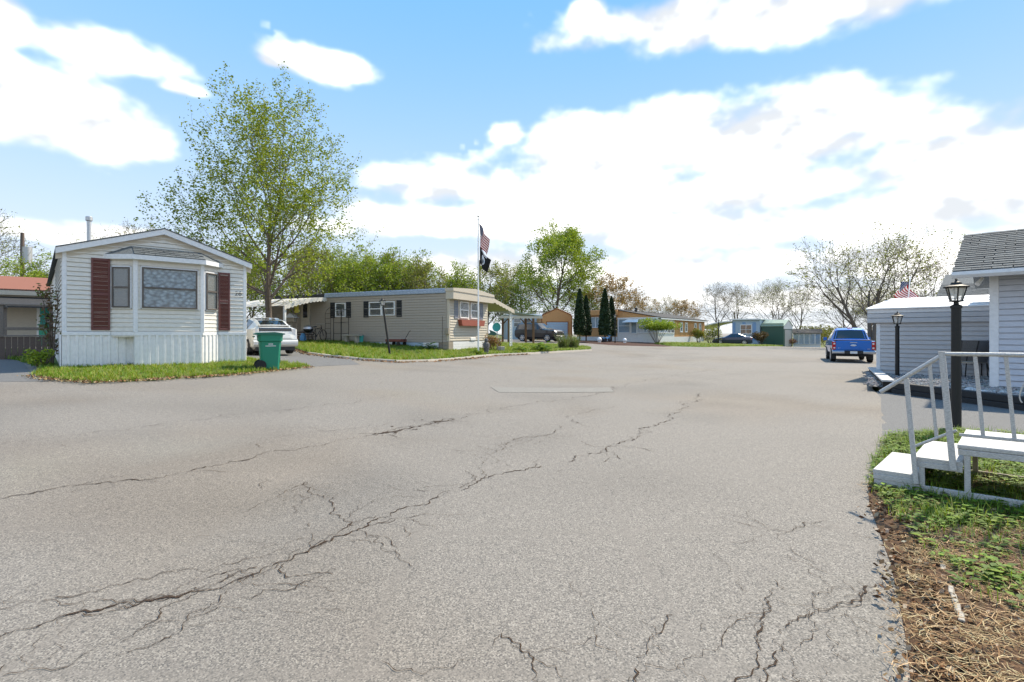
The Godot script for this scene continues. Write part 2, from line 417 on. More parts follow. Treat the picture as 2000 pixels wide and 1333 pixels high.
func setting() -> void:
	wear.seed = 77
	wear.frequency = 1.0
	var dust := FastNoiseLite.new()
	dust.seed = 21
	dust.frequency = 0.16
	dust.fractal_octaves = 3
	var far := PackedVector2Array()
	for i in 40: far.append(Vector2(5, 40) + Vector2(cos(TAU * i / 40), sin(TAU * i / 40)) * 420.0)
	structure("ground", sheet(far, 9.0, -0.12, -6.0), M.earth)
	var road := structure("road", sheet(P2(ROAD), 0.9, 0.0, 0.0, dust), M.asphalt)
	structure("driveway", sheet(P2([5.0, 6.9, 7.6, 10.55, 8.4, 11.8, 8.9, 8.7, 11.6, 5.6, 9.2, 5.0, 6.2, 7.0]), 0.8, 0.008, 0.0), M.asphalt_drive)
	structure("driveway", sheet(P2([-10.6, 11.3, -9.6, 10.6, -13, 9.5, -22, 12, -26, 20, -21, 21, -14, 14.6]), 0.9, 0.008, 0.004), M.asphalt_drive)
	structure("driveway", sheet(P2([-6.2, 15.4, -5.2, 17.5, -6.2, 19.6, -8.9, 22.2, -10.5, 24.4, -15, 29, -19, 27, -11, 18.5, -8, 16.1]), 0.9, 0.006, 0.004), M.asphalt_drive)
	structure("lawn", sheet(P2(LAWN_A), 0.6, 0.06, -0.01), M.lawn)
	structure("lawn", sheet(P2(LAWN_B), 0.8, 0.12, 0.06), M.lawn)
	structure("lawn", sheet(P2(LAWN_C), 1.5, 0.06, -0.01), M.lawn)
	structure("planting_bed", sheet(P2(MULCH_C), 1.2, 0.07, 0.0), M.mulch)
	structure("verge", sheet(P2(WEEDS), 0.35, 0.035, 0.004), M.soil)
	structure("gravel_bed", sheet(P2(GRAVEL), 0.5, 0.13, 0.11), M.gravel)
	var kerb := MB.new()
	var kp := P2(LAWN_B)
	for i in range(1, 10):
		var a := kp[i]; var b := kp[i + 1]
		var dir := (b - a).normalized(); var o := Vector2(dir.y, -dir.x) * 0.07
		var k := int(ceil(a.distance_to(b) / 0.8))
		for s in k:
			var p := a.lerp(b, float(s) / k); var q := a.lerp(b, float(s + 1) / k)
			var f := func(t: Vector2, side: float, h: float) -> Vector3: return Vector3(t.x + o.x * side, H(t.x, t.y) + h, -t.y - o.y * side)
			kerb.quad(f.call(p, 1.6, -0.02), f.call(q, 1.6, -0.02), f.call(q, 1.0, 0.085), f.call(p, 1.0, 0.085))
			kerb.quad(f.call(p, 1.0, 0.085), f.call(q, 1.0, 0.085), f.call(q, -1.0, 0.09), f.call(p, -1.0, 0.09))
	structure("kerb", kerb.mesh(), M.concrete)
	# patch of newer paving, and the dirt-filled cracks
	var patch := put_mesh(sheet(P2([-0.54, 12.96, 2.54, 13.37, 2.48, 12.42, -0.3, 11.97]), 0.5, 0.009, 0.007), "paving_patch", M.asphalt_patch, road)
	patch.set_meta("label", "pale rectangular paving patch let into the road")
	for cr in [
		[[-2.6, 2.2, -2.33, 2.67, -1.97, 2.83, -1.7, 2.99, -1.46, 3.31, -1.15, 3.82, -0.68, 4.56, -0.26, 5.19, 0.33, 5.6], 0.02, 14],
		[[-4.34, 4.34, -3.86, 4.82, -3.46, 4.94, -3.07, 5.59, -2.53, 6.32, -1.82, 7.28, -1.27, 7.93, 0.0, 9.89, 1.74, 11.61, 3.31, 14.39, 8.27, 20.68], 0.02, 8],
		[[-1.95, 7.1, -1.6, 7.5, -1.27, 7.93, -0.95, 8.35], 0.08, 4],
		[[-6.01, 6.01, -5.57, 6.55, -5.03, 7.19, -4.3, 8.28, -3.47, 9.13, -2.57, 10.72, -1.46, 12.19, 0.5, 16], 0.012, 4],
		[[0.58, 5.76, 1.33, 6.64, 2.5, 8.33, 3.21, 9.71, 4.4, 12.0], 0.022, 7],
		[[-2.11, 4.59, -1.99, 4.97, -1.52, 4.34, -1.21, 3.91], 0.012, 6],
		[[-0.76, 6.36, -0.25, 6.13, 0.0, 6.97, 0.59, 7.32, 1.19, 9.13, 2.02, 10.08], 0.012, 10],
		[[-0.05, 2.53, 0.07, 2.36, 0.11, 2.0], 0.010, 2], [[0.40, 2.5, 0.54, 2.25, 0.69, 2.47, 0.83, 2.66], 0.010, 2], [[0.54, 2.25, 0.55, 1.8], 0.014, 0],
		[[0.85, 2.0, 1.18, 2.45, 1.34, 2.67, 1.55, 2.99], 0.012, 4], [[1.05, 2.0, 1.34, 2.53, 1.59, 2.66, 1.9, 2.79, 2.22, 3.08], 0.012, 6],
		[[-0.54, 12.96, -0.3, 11.97, 2.48, 12.42, 2.54, 13.37], 0.007, 0], [[-9.5, 9.0, -5.0, 11.2, -2.0, 14.0, 1.5, 18.5, 5, 24], 0.012, 3], [[2.6, 13.3, 6, 15.5, 9, 17.2], 0.012, 2], [[-2.9, 2.6, -2.3, 3.0, -1.7, 3.35, -1.2, 4.0], 0.008, 5], [[-2.2, 2.2, -1.6, 2.75, -1.1, 3.2], 0.007, 4],
		[[4.0, 17, 8, 19.5, 13, 21], 0.02, 2], [[-1, 20.5, 3, 25, 9, 33], 0.02, 2], [[-3.4, 7.5, -2.6, 7.2, -1.9, 7.9], 0.008, 3], [[1.6, 4.0, 2.0, 3.7, 2.4, 3.9], 0.01, 3]]:
		var mb := MB.new()
		crack_line(mb, P2(cr[0]), cr[1])
		for k in cr[2] * 2:
			var pl := P2(cr[0])
			var i := rng.randi() % (pl.size() - 1)
			var p := pl[i].lerp(pl[i + 1], rng.randf())
			var a := (pl[i + 1] - pl[i]).angle() + rng.randfn() * 0.7 + (PI if rng.randf() < 0.5 else 0.0)
			var q := PackedVector2Array([p])
			for s in 3 + rng.randi() % 3:
				a += rng.randf_range(-0.9, 0.9)
				p += Vector2(cos(a), sin(a)) * rng.randf_range(0.08, 0.22)
				q.append(p)
			crack_line(mb, q, minf(cr[1] * 0.4, 0.012))
		put(mb, "crack", M.crack, road)

func crack_line(mb: MB, pl: PackedVector2Array, w: float) -> void:
	var off := rng.randf() * 100.0
	var run := 0.0
	var last := pl[0]
	var lw := 0.0
	for i in pl.size() - 1:
		var a := pl[i]; var b := pl[i + 1]
		var ln := a.distance_to(b)
		var step := maxf(0.018, a.y * 0.006)
		var k := maxi(2, int(ln / step))
		var o := (b - a).normalized().orthogonal()
		for s in range(1, k + 1):
			run += ln / k
			var amp := minf(0.25, ln * 0.16) * sin(PI * s / k)
			var p := a.lerp(b, float(s) / k) + o * (wear.get_noise_2d(run * 1.6, off) * amp * 1.6 + wear.get_noise_2d(run * 9.0, off + 9.0) * 0.05 + rng.randf_range(-1, 1) * step * 0.35)
			var nw := w * maxf(0.0, 0.6 + wear.get_noise_2d(run * 3.0, off + 31.0) * 1.1) * rng.randf_range(0.4, 1.2)
			var f := func(t: Vector2, side: float) -> Vector3: return Vector3(t.x + o.x * side, H(t.x, t.y) + 0.006, -t.y - o.y * side)
			if nw > 0.0012 or lw > 0.0012: mb.quad(f.call(last, lw * 0.5), f.call(p, nw * 0.5), f.call(p, -nw * 0.5), f.call(last, -lw * 0.5))
			if w > 0.012 and rng.randf() < 0.22:   # crumbled bits beside the crack
				var c := p + o * rng.randfn() * w * 1.6
				var r := w * rng.randf_range(0.1, 0.35)
				mb.quad(f.call(c + Vector2(-r, -r * 0.4), 0.0), f.call(c + Vector2(r * 0.5, -r), 0.0), f.call(c + Vector2(r, r * 0.3), 0.0), f.call(c + Vector2(-r * 0.4, r), 0.0))
			last = p; lw = nw

# ---------- building helpers ----------
func face(x: float, z: float, turn: float, y := 0.0) -> Transform3D:   # a wall plane: local x runs along it, z points out
	return Transform3D(Basis(Vector3.UP, deg_to_rad(turn)), Vector3(x, y, z))

func board_mesh(x0: float, x1: float, e: float, lip := 0.03, slope := Vector2.ZERO) -> ArrayMesh:
	var mb := MB.new()
	var a0 := x0; var a1 := x1; var b0 := x0 + slope.x; var b1 := x1 + slope.y   # b: ends at the top edge
	var g := e * 0.12   # the open joint below each board
	mb.quad(V(a0, g, lip), V(a1, g, lip), V(b1, e, lip * 0.35), V(b0, e, lip * 0.35))
	mb.quad(V(a0, g, -0.012), V(a1, g, -0.012), V(a1, g, lip), V(a0, g, lip))
	mb.quad(V(b0, e, lip * 0.35), V(b1, e, lip * 0.35), V(b1, e, -0.012), V(b0, e, -0.012))
	mb.quad(V(a1, g, lip), V(a1, g, -0.012), V(b1, e, -0.012), V(b1, e, lip * 0.35))
	mb.quad(V(a0, g, -0.012), V(a0, g, lip), V(b0, e, lip * 0.35), V(b0, e, -0.012))
	return mb.mesh()

func siding(parent: Node, at: Transform3D, x0: float, x1: float, y0: float, y1: float, e: float, m: Material, lip := 0.03, holes := []) -> void:   # holes: [x0, x1, y0, y1]; boards stop at them
	var made := {}
	var y := y0
	while y < y1 - 0.02:
		var runs := [[x0, x1]]
		for h in holes:
			if y + e > h[2] and y < h[3]:
				var next := []
				for r in runs:
					if h[0] >= r[1] or h[1] <= r[0]: next.append(r)
					else:
						if h[0] > r[0]: next.append([r[0], h[0]])
						if h[1] < r[1]: next.append([h[1], r[1]])
				runs = next
		for r in runs:
			var key := "%.3f %.3f" % [r[0], r[1]]
			if not made.has(key): made[key] = board_mesh(r[0], r[1], e, lip)
			put_mesh(made[key], "siding_board", m, parent, at * Transform3D(Basis(), V(0, y, 0)))
		y += e

func sheathing(parent: Node, at: Transform3D, m: Material, x0: float, x1: float, y0: float, y1: float, holes: Array) -> void:   # a thin wall with window openings
	var xs := [x0, x1]
	for h in holes:
		xs.append(h[0]); xs.append(h[1])
	xs.sort()
	var mb := MB.new()
	mb.xf = at
	for i in xs.size() - 1:
		var mid: float = (xs[i] + xs[i + 1]) / 2
		var y := y0
		var here := []
		for h in holes:
			if mid > h[0] and mid < h[1]: here.append(h)
		here.sort_custom(func(p, q): return p[2] < q[2])
		for h in here:
			mb.box(V(xs[i], y, -0.06), V(xs[i + 1], h[2], -0.012))
			y = h[3]
		mb.box(V(xs[i], y, -0.06), V(xs[i + 1], y1, -0.012))
	put(mb, "wall", m, parent)

func core(parent: Node, m: Material, a: Vector3, b: Vector3) -> void:   # the solid wall behind the boards
	bx(parent, "wall", m, a, b)

func window(parent: Node, at: Transform3D, x0: float, x1: float, y0: float, y1: float, fm: Material, inside: Material, rail := true, fw := 0.05, mull := 0) -> Node3D:
	var w := sub(parent, "window", at)
	var mb := MB.new()
	mb.cbox(V(x0, y0, 0.0), V(x0 + fw, y1, 0.075), 0.008); mb.cbox(V(x1 - fw, y0, 0.0), V(x1, y1, 0.075), 0.008)
	mb.cbox(V(x0 + fw, y1 - fw, 0.0), V(x1 - fw, y1, 0.073), 0.008); mb.cbox(V(x0 + fw, y0, 0.0), V(x1 - fw, y0 + fw, 0.08), 0.008)
	put(mb, "frame", fm, w)
	if inside: bx(w, "backing_panel", inside, V(x0 + 0.01, y0 + 0.01, 0.0), V(x1 - 0.01, y1 - 0.01, 0.026))
	var ym := (y0 + y1) / 2
	if rail:
		bx(w, "meeting_rail", fm, V(x0 + fw, ym - 0.022, 0.03), V(x1 - fw, ym + 0.022, 0.066))
		bx(w, "pane", M.glass, V(x0 + fw, y0 + fw, 0.044), V(x1 - fw, ym - 0.022, 0.05))
		bx(w, "pane", M.glass, V(x0 + fw, ym + 0.022, 0.05), V(x1 - fw, y1 - fw, 0.056))
	else:
		bx(w, "pane", M.glass, V(x0 + fw, y0 + fw, 0.045), V(x1 - fw, y1 - fw, 0.051))
	for k in mull:
		var xm := lerpf(x0, x1, float(k + 1) / (mull + 1))
		bx(w, "mullion", fm, V(xm - 0.03, y0 + fw, 0.02), V(xm + 0.03, y1 - fw, 0.07))
	return w

func shutter(parent: Node, at: Transform3D, x0: float, x1: float, y0: float, y1: float, m: Material, n := 14) -> void:
	var s := sub(parent, "shutter", at)
	var mb := MB.new()
	var ym := (y0 + y1) / 2
	for b in [[x0, y0, x0 + 0.045, y1], [x1 - 0.045, y0, x1, y1], [x0 + 0.045, y0, x1 - 0.045, y0 + 0.06], [x0 + 0.045, y1 - 0.06, x1 - 0.045, y1], [x0 + 0.045, ym - 0.035, x1 - 0.045, ym + 0.035]]:
		mb.cbox(V(b[0], b[1], 0.012), V(b[2], b[3], 0.05), 0.005)
	mb.box(V(x0 + 0.02, y0 + 0.02, 0.01), V(x1 - 0.02, y1 - 0.02, 0.02))
	put(mb, "frame", m, s)
	var lm := MB.new()
	lm.xf = Transform3D(Basis(Vector3.RIGHT, 0.3), Vector3.ZERO)
	lm.box(V(x0 + 0.045, -0.014, -0.004), V(x1 - 0.045, 0.014, 0.004))
	var me := lm.mesh()
	for half in [[y0 + 0.08, ym - 0.05], [ym + 0.05, y1 - 0.08]]:
		for k in n:
			put_mesh(me, "slat", m, s, Transform3D(Basis(), V(0, lerpf(half[0], half[1], (k + 0.5) / n), 0.034)))

func ribbed(parent: Node, at: Transform3D, x0: float, x1: float, y0: float, y1: float, m: Material, pitch := 0.16) -> void:   # vertical ribbed skirting, one panel each
	var n := maxi(1, int(round((x1 - x0) / pitch)))
	var p := (x1 - x0) / n
	var mb := MB.new()
	mb.quad(V(0, y0, 0.0), V(p * 0.5, y0, 0.0), V(p * 0.5, y1, 0.0), V(0, y1, 0.0))
	mb.quad(V(p * 0.5, y0, 0.0), V(p * 0.6, y0, 0.022), V(p * 0.6, y1, 0.022), V(p * 0.5, y1, 0.0))
	mb.quad(V(p * 0.6, y0, 0.022), V(p * 0.9, y0, 0.022), V(p * 0.9, y1, 0.022), V(p * 0.6, y1, 0.022))
	mb.quad(V(p * 0.9, y0, 0.022), V(p, y0, 0.0), V(p, y1, 0.0), V(p * 0.9, y1, 0.022))
	var me := mb.mesh()
	for i in n:
		put_mesh(me, "skirting_panel", m, parent, at * Transform3D(Basis(), V(x0 + i * p, 0, 0.01)))

func shingles(parent: Node, at: Transform3D, rows: int, cols: int, w: float, e: float, edge: Callable) -> void:   # at: local x along the eave, y up the slope, z out of it
	var mb := MB.new()
	mb.quad(V(0, 0, 0.02), V(w - 0.008, 0, 0.02), V(w - 0.008, e * 1.1, 0.004), V(0, e * 1.1, 0.004))
	mb.quad(V(0, 0, 0), V(w - 0.008, 0, 0), V(w - 0.008, 0, 0.02), V(0, 0, 0.02))
	mb.quad(V(0, 0, 0), V(0, 0, 0.02), V(0, e * 1.1, 0.004), V(0, e * 1.1, 0))
	mb.quad(V(w - 0.008, 0, 0.02), V(w - 0.008, 0, 0), V(w - 0.008, e * 1.1, 0), V(w - 0.008, e * 1.1, 0.004))
	var me := mb.mesh()
	var ms := [M.shingle_a, M.shingle_b, M.shingle_c]
	for r in rows:
		var lim: Vector2 = edge.call(r * e)
		for k in cols:
			var x := k * w - (w * 0.5 if r % 2 else 0.0) + rng.randf_range(-0.01, 0.01)
			if x + w > lim.y + 0.1 or x + w < lim.x + 0.05: continue
			var part := clampf((x + w - lim.x) / w, 0.0, 1.0)   # the first shingle of a row is cut at the edge
			put_mesh(me, "shingle", ms[rng.randi() % 3], parent, at * Transform3D(Basis.from_scale(V(part, 1, 1)), V(maxf(x, lim.x), r * e, rng.randf_range(0, 0.003))))

func slope(a: Vector3, b: Vector3, up: Vector3) -> Transform3D:   # a frame whose x runs from a to b and whose y climbs towards up
	var x := (b - a).normalized()
	var z := x.cross((up - a).normalized()).normalized()
	return Transform3D(Basis(x, z.cross(x), z), a)

func slab(parent: Node, called: String, m: Material, pts: Array, th: float) -> MeshInstance3D:   # a flat plate through four points (counter-clockwise from above), th thick downwards
	var mb := MB.new()
	var dn := V(0, -th, 0)
	var a: Vector3 = pts[0]; var b: Vector3 = pts[1]; var c: Vector3 = pts[2]; var d: Vector3 = pts[3]
	mb.quad(a, b, c, d); mb.quad(d + dn, c + dn, b + dn, a + dn)
	mb.quad(a + dn, b + dn, b, a); mb.quad(b + dn, c + dn, c, b); mb.quad(c + dn, d + dn, d, c); mb.quad(d + dn, a + dn, a, d)
	return put(mb, called, m, parent)

func lamp_post(x: float, d: float, h: float, r: float, label: String, lean := Vector2.ZERO) -> Node3D:
	var o := thing("lamp_post", label, "lamp post", x, d, H(x, d), 0)
	o.rotation_degrees = Vector3(lean.y, 0, lean.x)
	var mb := MB.new()
	mb.tube(V(0, -0.1, 0), V(0, h - 0.36, 0), r, r * 0.96, 14)
	mb.lathe([[r * 1.15, h - 0.40], [r * 1.15, h - 0.36], [r * 0.5, h - 0.34], [r * 0.5, h - 0.31], [0.085, h - 0.30], [0.085, h - 0.285], [0, h - 0.285]], 14)
	put(mb, "pole", M.black_iron, o)
	var lan := sub(o, "lantern")
	var y0 := h - 0.285; var y1 := h - 0.09
	var bars := MB.new(); var gl := MB.new()
	for i in 6:
		var p0 := TAU * i / 6; var p1 := TAU * (i + 1) / 6
		var a0 := V(cos(p0) * 0.075, y0, sin(p0) * 0.075); var a1 := V(cos(p1) * 0.075, y0, sin(p1) * 0.075)
		var b0 := V(cos(p0) * 0.125, y1, sin(p0) * 0.125); var b1 := V(cos(p1) * 0.125, y1, sin(p1) * 0.125)
		bars.tube(a0, b0, 0.009, 0.009, 5); bars.tube(b0, b1, 0.009, 0.009, 5)
		var s := MB.new()
		s.quad(a1 * 0.985 + V(0, y0 * 0.015, 0), a0 * 0.985 + V(0, y0 * 0.015, 0), b0 * 0.985 + V(0, y1 * 0.015, 0), b1 * 0.985 + V(0, y1 * 0.015, 0))
		put(s, "pane", M.frost, lan)
	put(bars, "cage", M.black_iron, lan)
	var cap := MB.new()
	cap.lathe([[0.155, y1], [0.155, y1 + 0.012], [0.075, y1 + 0.04], [0.06, y1 + 0.075], [0.02, y1 + 0.09], [0.013, y1 + 0.105], [0.02, y1 + 0.12], [0.0, y1 + 0.14]], 14)
	put(cap, "cap", M.black_iron, lan)
	var bulb := MB.new()
	bulb.ball(V(0, y0 + 0.07, 0), V(0.025, 0.05, 0.025), 8)
	put(bulb, "bulb", M.plain_white, lan)
	return o

func cloth(w: int, h: int, f: Callable, tex: Texture2D, called: String, parent: Node) -> MeshInstance3D:
	var st := SurfaceTool.new()
	st.begin(Mesh.PRIMITIVE_TRIANGLES)
	for j in h:
		for i in w:
			for q in [[0, 0], [0, 1], [1, 1], [0, 0], [1, 1], [1, 0]]:
				var a := float(i + q[0]) / w; var b := float(j + q[1]) / h
				st.set_uv(Vector2(a, b))
				st.set_smooth_group(0)
				st.add_vertex(f.call(a, b))
	st.generate_normals()
	var m := StandardMaterial3D.new()
	m.resource_name = "flag_cloth"
	m.albedo_texture = tex
	m.roughness = 0.85
	m.cull_mode = BaseMaterial3D.CULL_DISABLED
	m.backlight_enabled = true
	m.backlight = Color(0.4, 0.4, 0.4)
	return put_mesh(st.commit(), called, m, parent)

func flag_stripes() -> ImageTexture:
	var im := Image.create(260, 130, false, Image.FORMAT_RGB8)
	for k in 13: im.fill_rect(Rect2i(0, k * 10, 260, 10), Color(0.62, 0.10, 0.13) if k % 2 == 0 else Color(0.86, 0.84, 0.82))
	im.fill_rect(Rect2i(0, 0, 104, 70), Color(0.10, 0.13, 0.28))
	for r in 9:
		for k in (6 if r % 2 == 0 else 5):
			var cx := 9 + k * 17 + (0 if r % 2 == 0 else 8); var cy := 7 + r * 7
			im.fill_rect(Rect2i(cx - 1, cy - 2, 3, 5), Color(0.85, 0.85, 0.85)); im.fill_rect(Rect2i(cx - 2, cy - 1, 5, 3), Color(0.85, 0.85, 0.85))
	return ImageTexture.create_from_image(im)

# ---------- vehicles: local -z is forward ----------
func loft_point(s: Array, k: int) -> Vector3:   # station: z, bottom, shoulder, top, shoulder half width, top half width
	var z: float = s[0]; var yb: float = s[1]; var ys: float = s[2]; var yt: float = s[3]; var w: float = s[4]; var wt: float = s[5]
	match k:
		0: return V(0, yb, z)
		1: return V(w * 0.86, yb, z)
		2: return V(w * 0.97, yb + 0.1, z)
		3: return V(w, lerpf(yb, ys, 0.62), z)
		4: return V(w * 0.985, ys, z)
		5: return V(wt + 0.02, yt - 0.05, z)
		6: return V(wt * 0.86, yt, z)
	return V(0, yt + 0.015, z)

func loft(st: Array) -> ArrayMesh:
	var v := PackedVector3Array(); var idx := PackedInt32Array()
	for side in [1.0, -1.0]:
		var base := v.size()
		for s in st:
			for k in 8:
				var p := loft_point(s, k)
				v.append(V(p.x * side, p.y, p.z))
		for i in st.size() - 1:
			for k in 7:
				var a := base + i * 8 + k; var b := a + 1; var c := a + 9; var d := a + 8
				if side > 0: idx.append_array([a, b, c, a, c, d])
				else: idx.append_array([a, c, b, a, d, c])
		for e in [0, st.size() - 1]:
			for k in range(1, 7):
				var a: int = base + e * 8
				if (e == 0) == (side > 0): idx.append_array([a, a + k + 1, a + k])
				else: idx.append_array([a, a + k, a + k + 1])
	var s2 := SurfaceTool.new()
	s2.begin(Mesh.PRIMITIVE_TRIANGLES)
	s2.set_smooth_group(-1)
	for i in idx: s2.add_vertex(v[i])
	s2.generate_normals()
	return s2.commit()

func panel_on(st: Array, i0: float, i1: float, k0: float, k1: float, side: float, off: float) -> MB:   # a plate just proud of the lofted body, between stations i0..i1 and ring points k0..k1
	var mb := MB.new()
	var at := func(i: float, k: float) -> Vector3:
		var a := mini(int(i), st.size() - 2); var b := mini(int(k), 6)
		var f := i - a; var g := k - b
		return loft_point(st[a], b).lerp(loft_point(st[a], b + 1), g).lerp(loft_point(st[a + 1], b).lerp(loft_point(st[a + 1], b + 1), g), f)
	var N := 6
	for i in N:
		for k in 2:
			var q := []
			for c in [[0, 0], [0, 1], [1, 1], [1, 0]]:
				var ii := lerpf(i0, i1, float(i + c[0]) / N); var kk := lerpf(k0, k1, float(k + c[1]) / 2)
				var p: Vector3 = at.call(ii, kk)
				var t1: Vector3 = at.call(minf(ii + 0.05, st.size() - 1.0), kk) - at.call(maxf(ii - 0.05, 0), kk)
				var t2: Vector3 = at.call(ii, minf(kk + 0.05, 7)) - at.call(ii, maxf(kk - 0.05, 0))
				var n := t2.cross(t1).normalized()
				if n.dot(V(p.x, p.y - 0.8, 0.0) + V(0, 0.2, 0)) < 0: n = -n
				p += n * off
				q.append(V(p.x * side, p.y, p.z))
			if side > 0: mb.quad(q[0], q[1], q[2], q[3])
			else: mb.quad(q[3], q[2], q[1], q[0])
	return mb

func wheel(car: Node3D, x: float, z: float, r: float, side: float, rim_m: Material, spokes := 5) -> void:
	var arch := MB.new()
	var pl := PackedVector2Array()
	for i in 17: pl.append(Vector2(cos(PI * i / 16) * (r + 0.06), maxf(-0.1, sin(PI * i / 16) * (r + 0.06))))
	pl.append(Vector2(-r - 0.06, -r * 0.55)); pl.append(Vector2(r + 0.06, -r * 0.55))
	arch.xf = Transform3D(Basis(Vector3.UP, PI / 2 * side), V(x * side, r, z))
	arch.prism(pl, -0.2, 0.012)
	put(arch, "wheel_arch", M.black_plastic, car)
	var w := sub(car, "wheel", Transform3D(Basis(Vector3.UP, PI / 2 * side), V(x * side, r, z)))
	var ty := MB.new()
	ty.xf = Transform3D(Basis(Vector3.RIGHT, PI / 2), V(0, 0, -0.1))
	ty.lathe([[r * 0.6, -0.1], [r * 0.93, -0.1], [r, -0.06], [r, 0.08], [r * 0.94, 0.125], [r * 0.68, 0.13], [r * 0.66, 0.10], [0, 0.09]], 22)
	put(ty, "tyre", M.rubber, w)
	var rim := MB.new()
	rim.xf = Transform3D(Basis(Vector3.RIGHT, PI / 2), V(0, 0, -0.1))
	rim.lathe([[r * 0.70, 0.13], [r * 0.66, 0.138], [r * 0.60, 0.12]], 22)
	rim.lathe([[r * 0.2, 0.10], [r * 0.18, 0.13], [0, 0.135]], 12)
	rim.xf = Transform3D()
	for k in spokes:
		var a := TAU * k / spokes
		rim.xf = Transform3D(Basis(Vector3.BACK, a), Vector3.ZERO)
		rim.prism(PackedVector2Array([Vector2(r * 0.12, -r * 0.09), Vector2(r * 0.63, -r * 0.13), Vector2(r * 0.63, r * 0.13), Vector2(r * 0.12, r * 0.09)]), 0.0, 0.03)
	put(rim, "rim", rim_m, w)

func car(called: String, label: String, cat: String, x: float, d: float, heading: float, st: Array, paint: Material, wheels: Array, glass: Array) -> Node3D:
	var o := thing(called, label, cat, x, d, H(x, d), -heading)
	put_mesh(loft(st), "body", paint, o)
	for g in glass:   # [name, station from, to, ring from, to]
		for side in ([1.0, -1.0]):
			put(panel_on(st, g[1], g[2], g[3], g[4], side, 0.006), g[0], M.car_glass, o)
	for w in wheels:   # z, x, radius
		for side in [1.0, -1.0]: wheel(o, w[1], w[0], w[2], side, M.steel, 6)
	return o

# ---------- buildings ----------
func plan_prism(mb: MB, pts: PackedVector2Array, y0: float, y1: float) -> void:   # pts in local x, z
	var poly := PackedVector2Array()
	var area := 0.0
	for i in pts.size():
		poly.append(Vector2(pts[i].x, -pts[i].y))
		var b := pts[(i + 1) % pts.size()]
		area += pts[i].x * -b.y + pts[i].y * b.x
	if area < 0: poly.reverse()
	var keep := mb.xf
	mb.xf = keep * Transform3D(Basis(V(1, 0, 0), V(0, 0, -1), V(0, 1, 0)), Vector3.ZERO)
	mb.prism(poly, y0, y1)
	mb.xf = keep

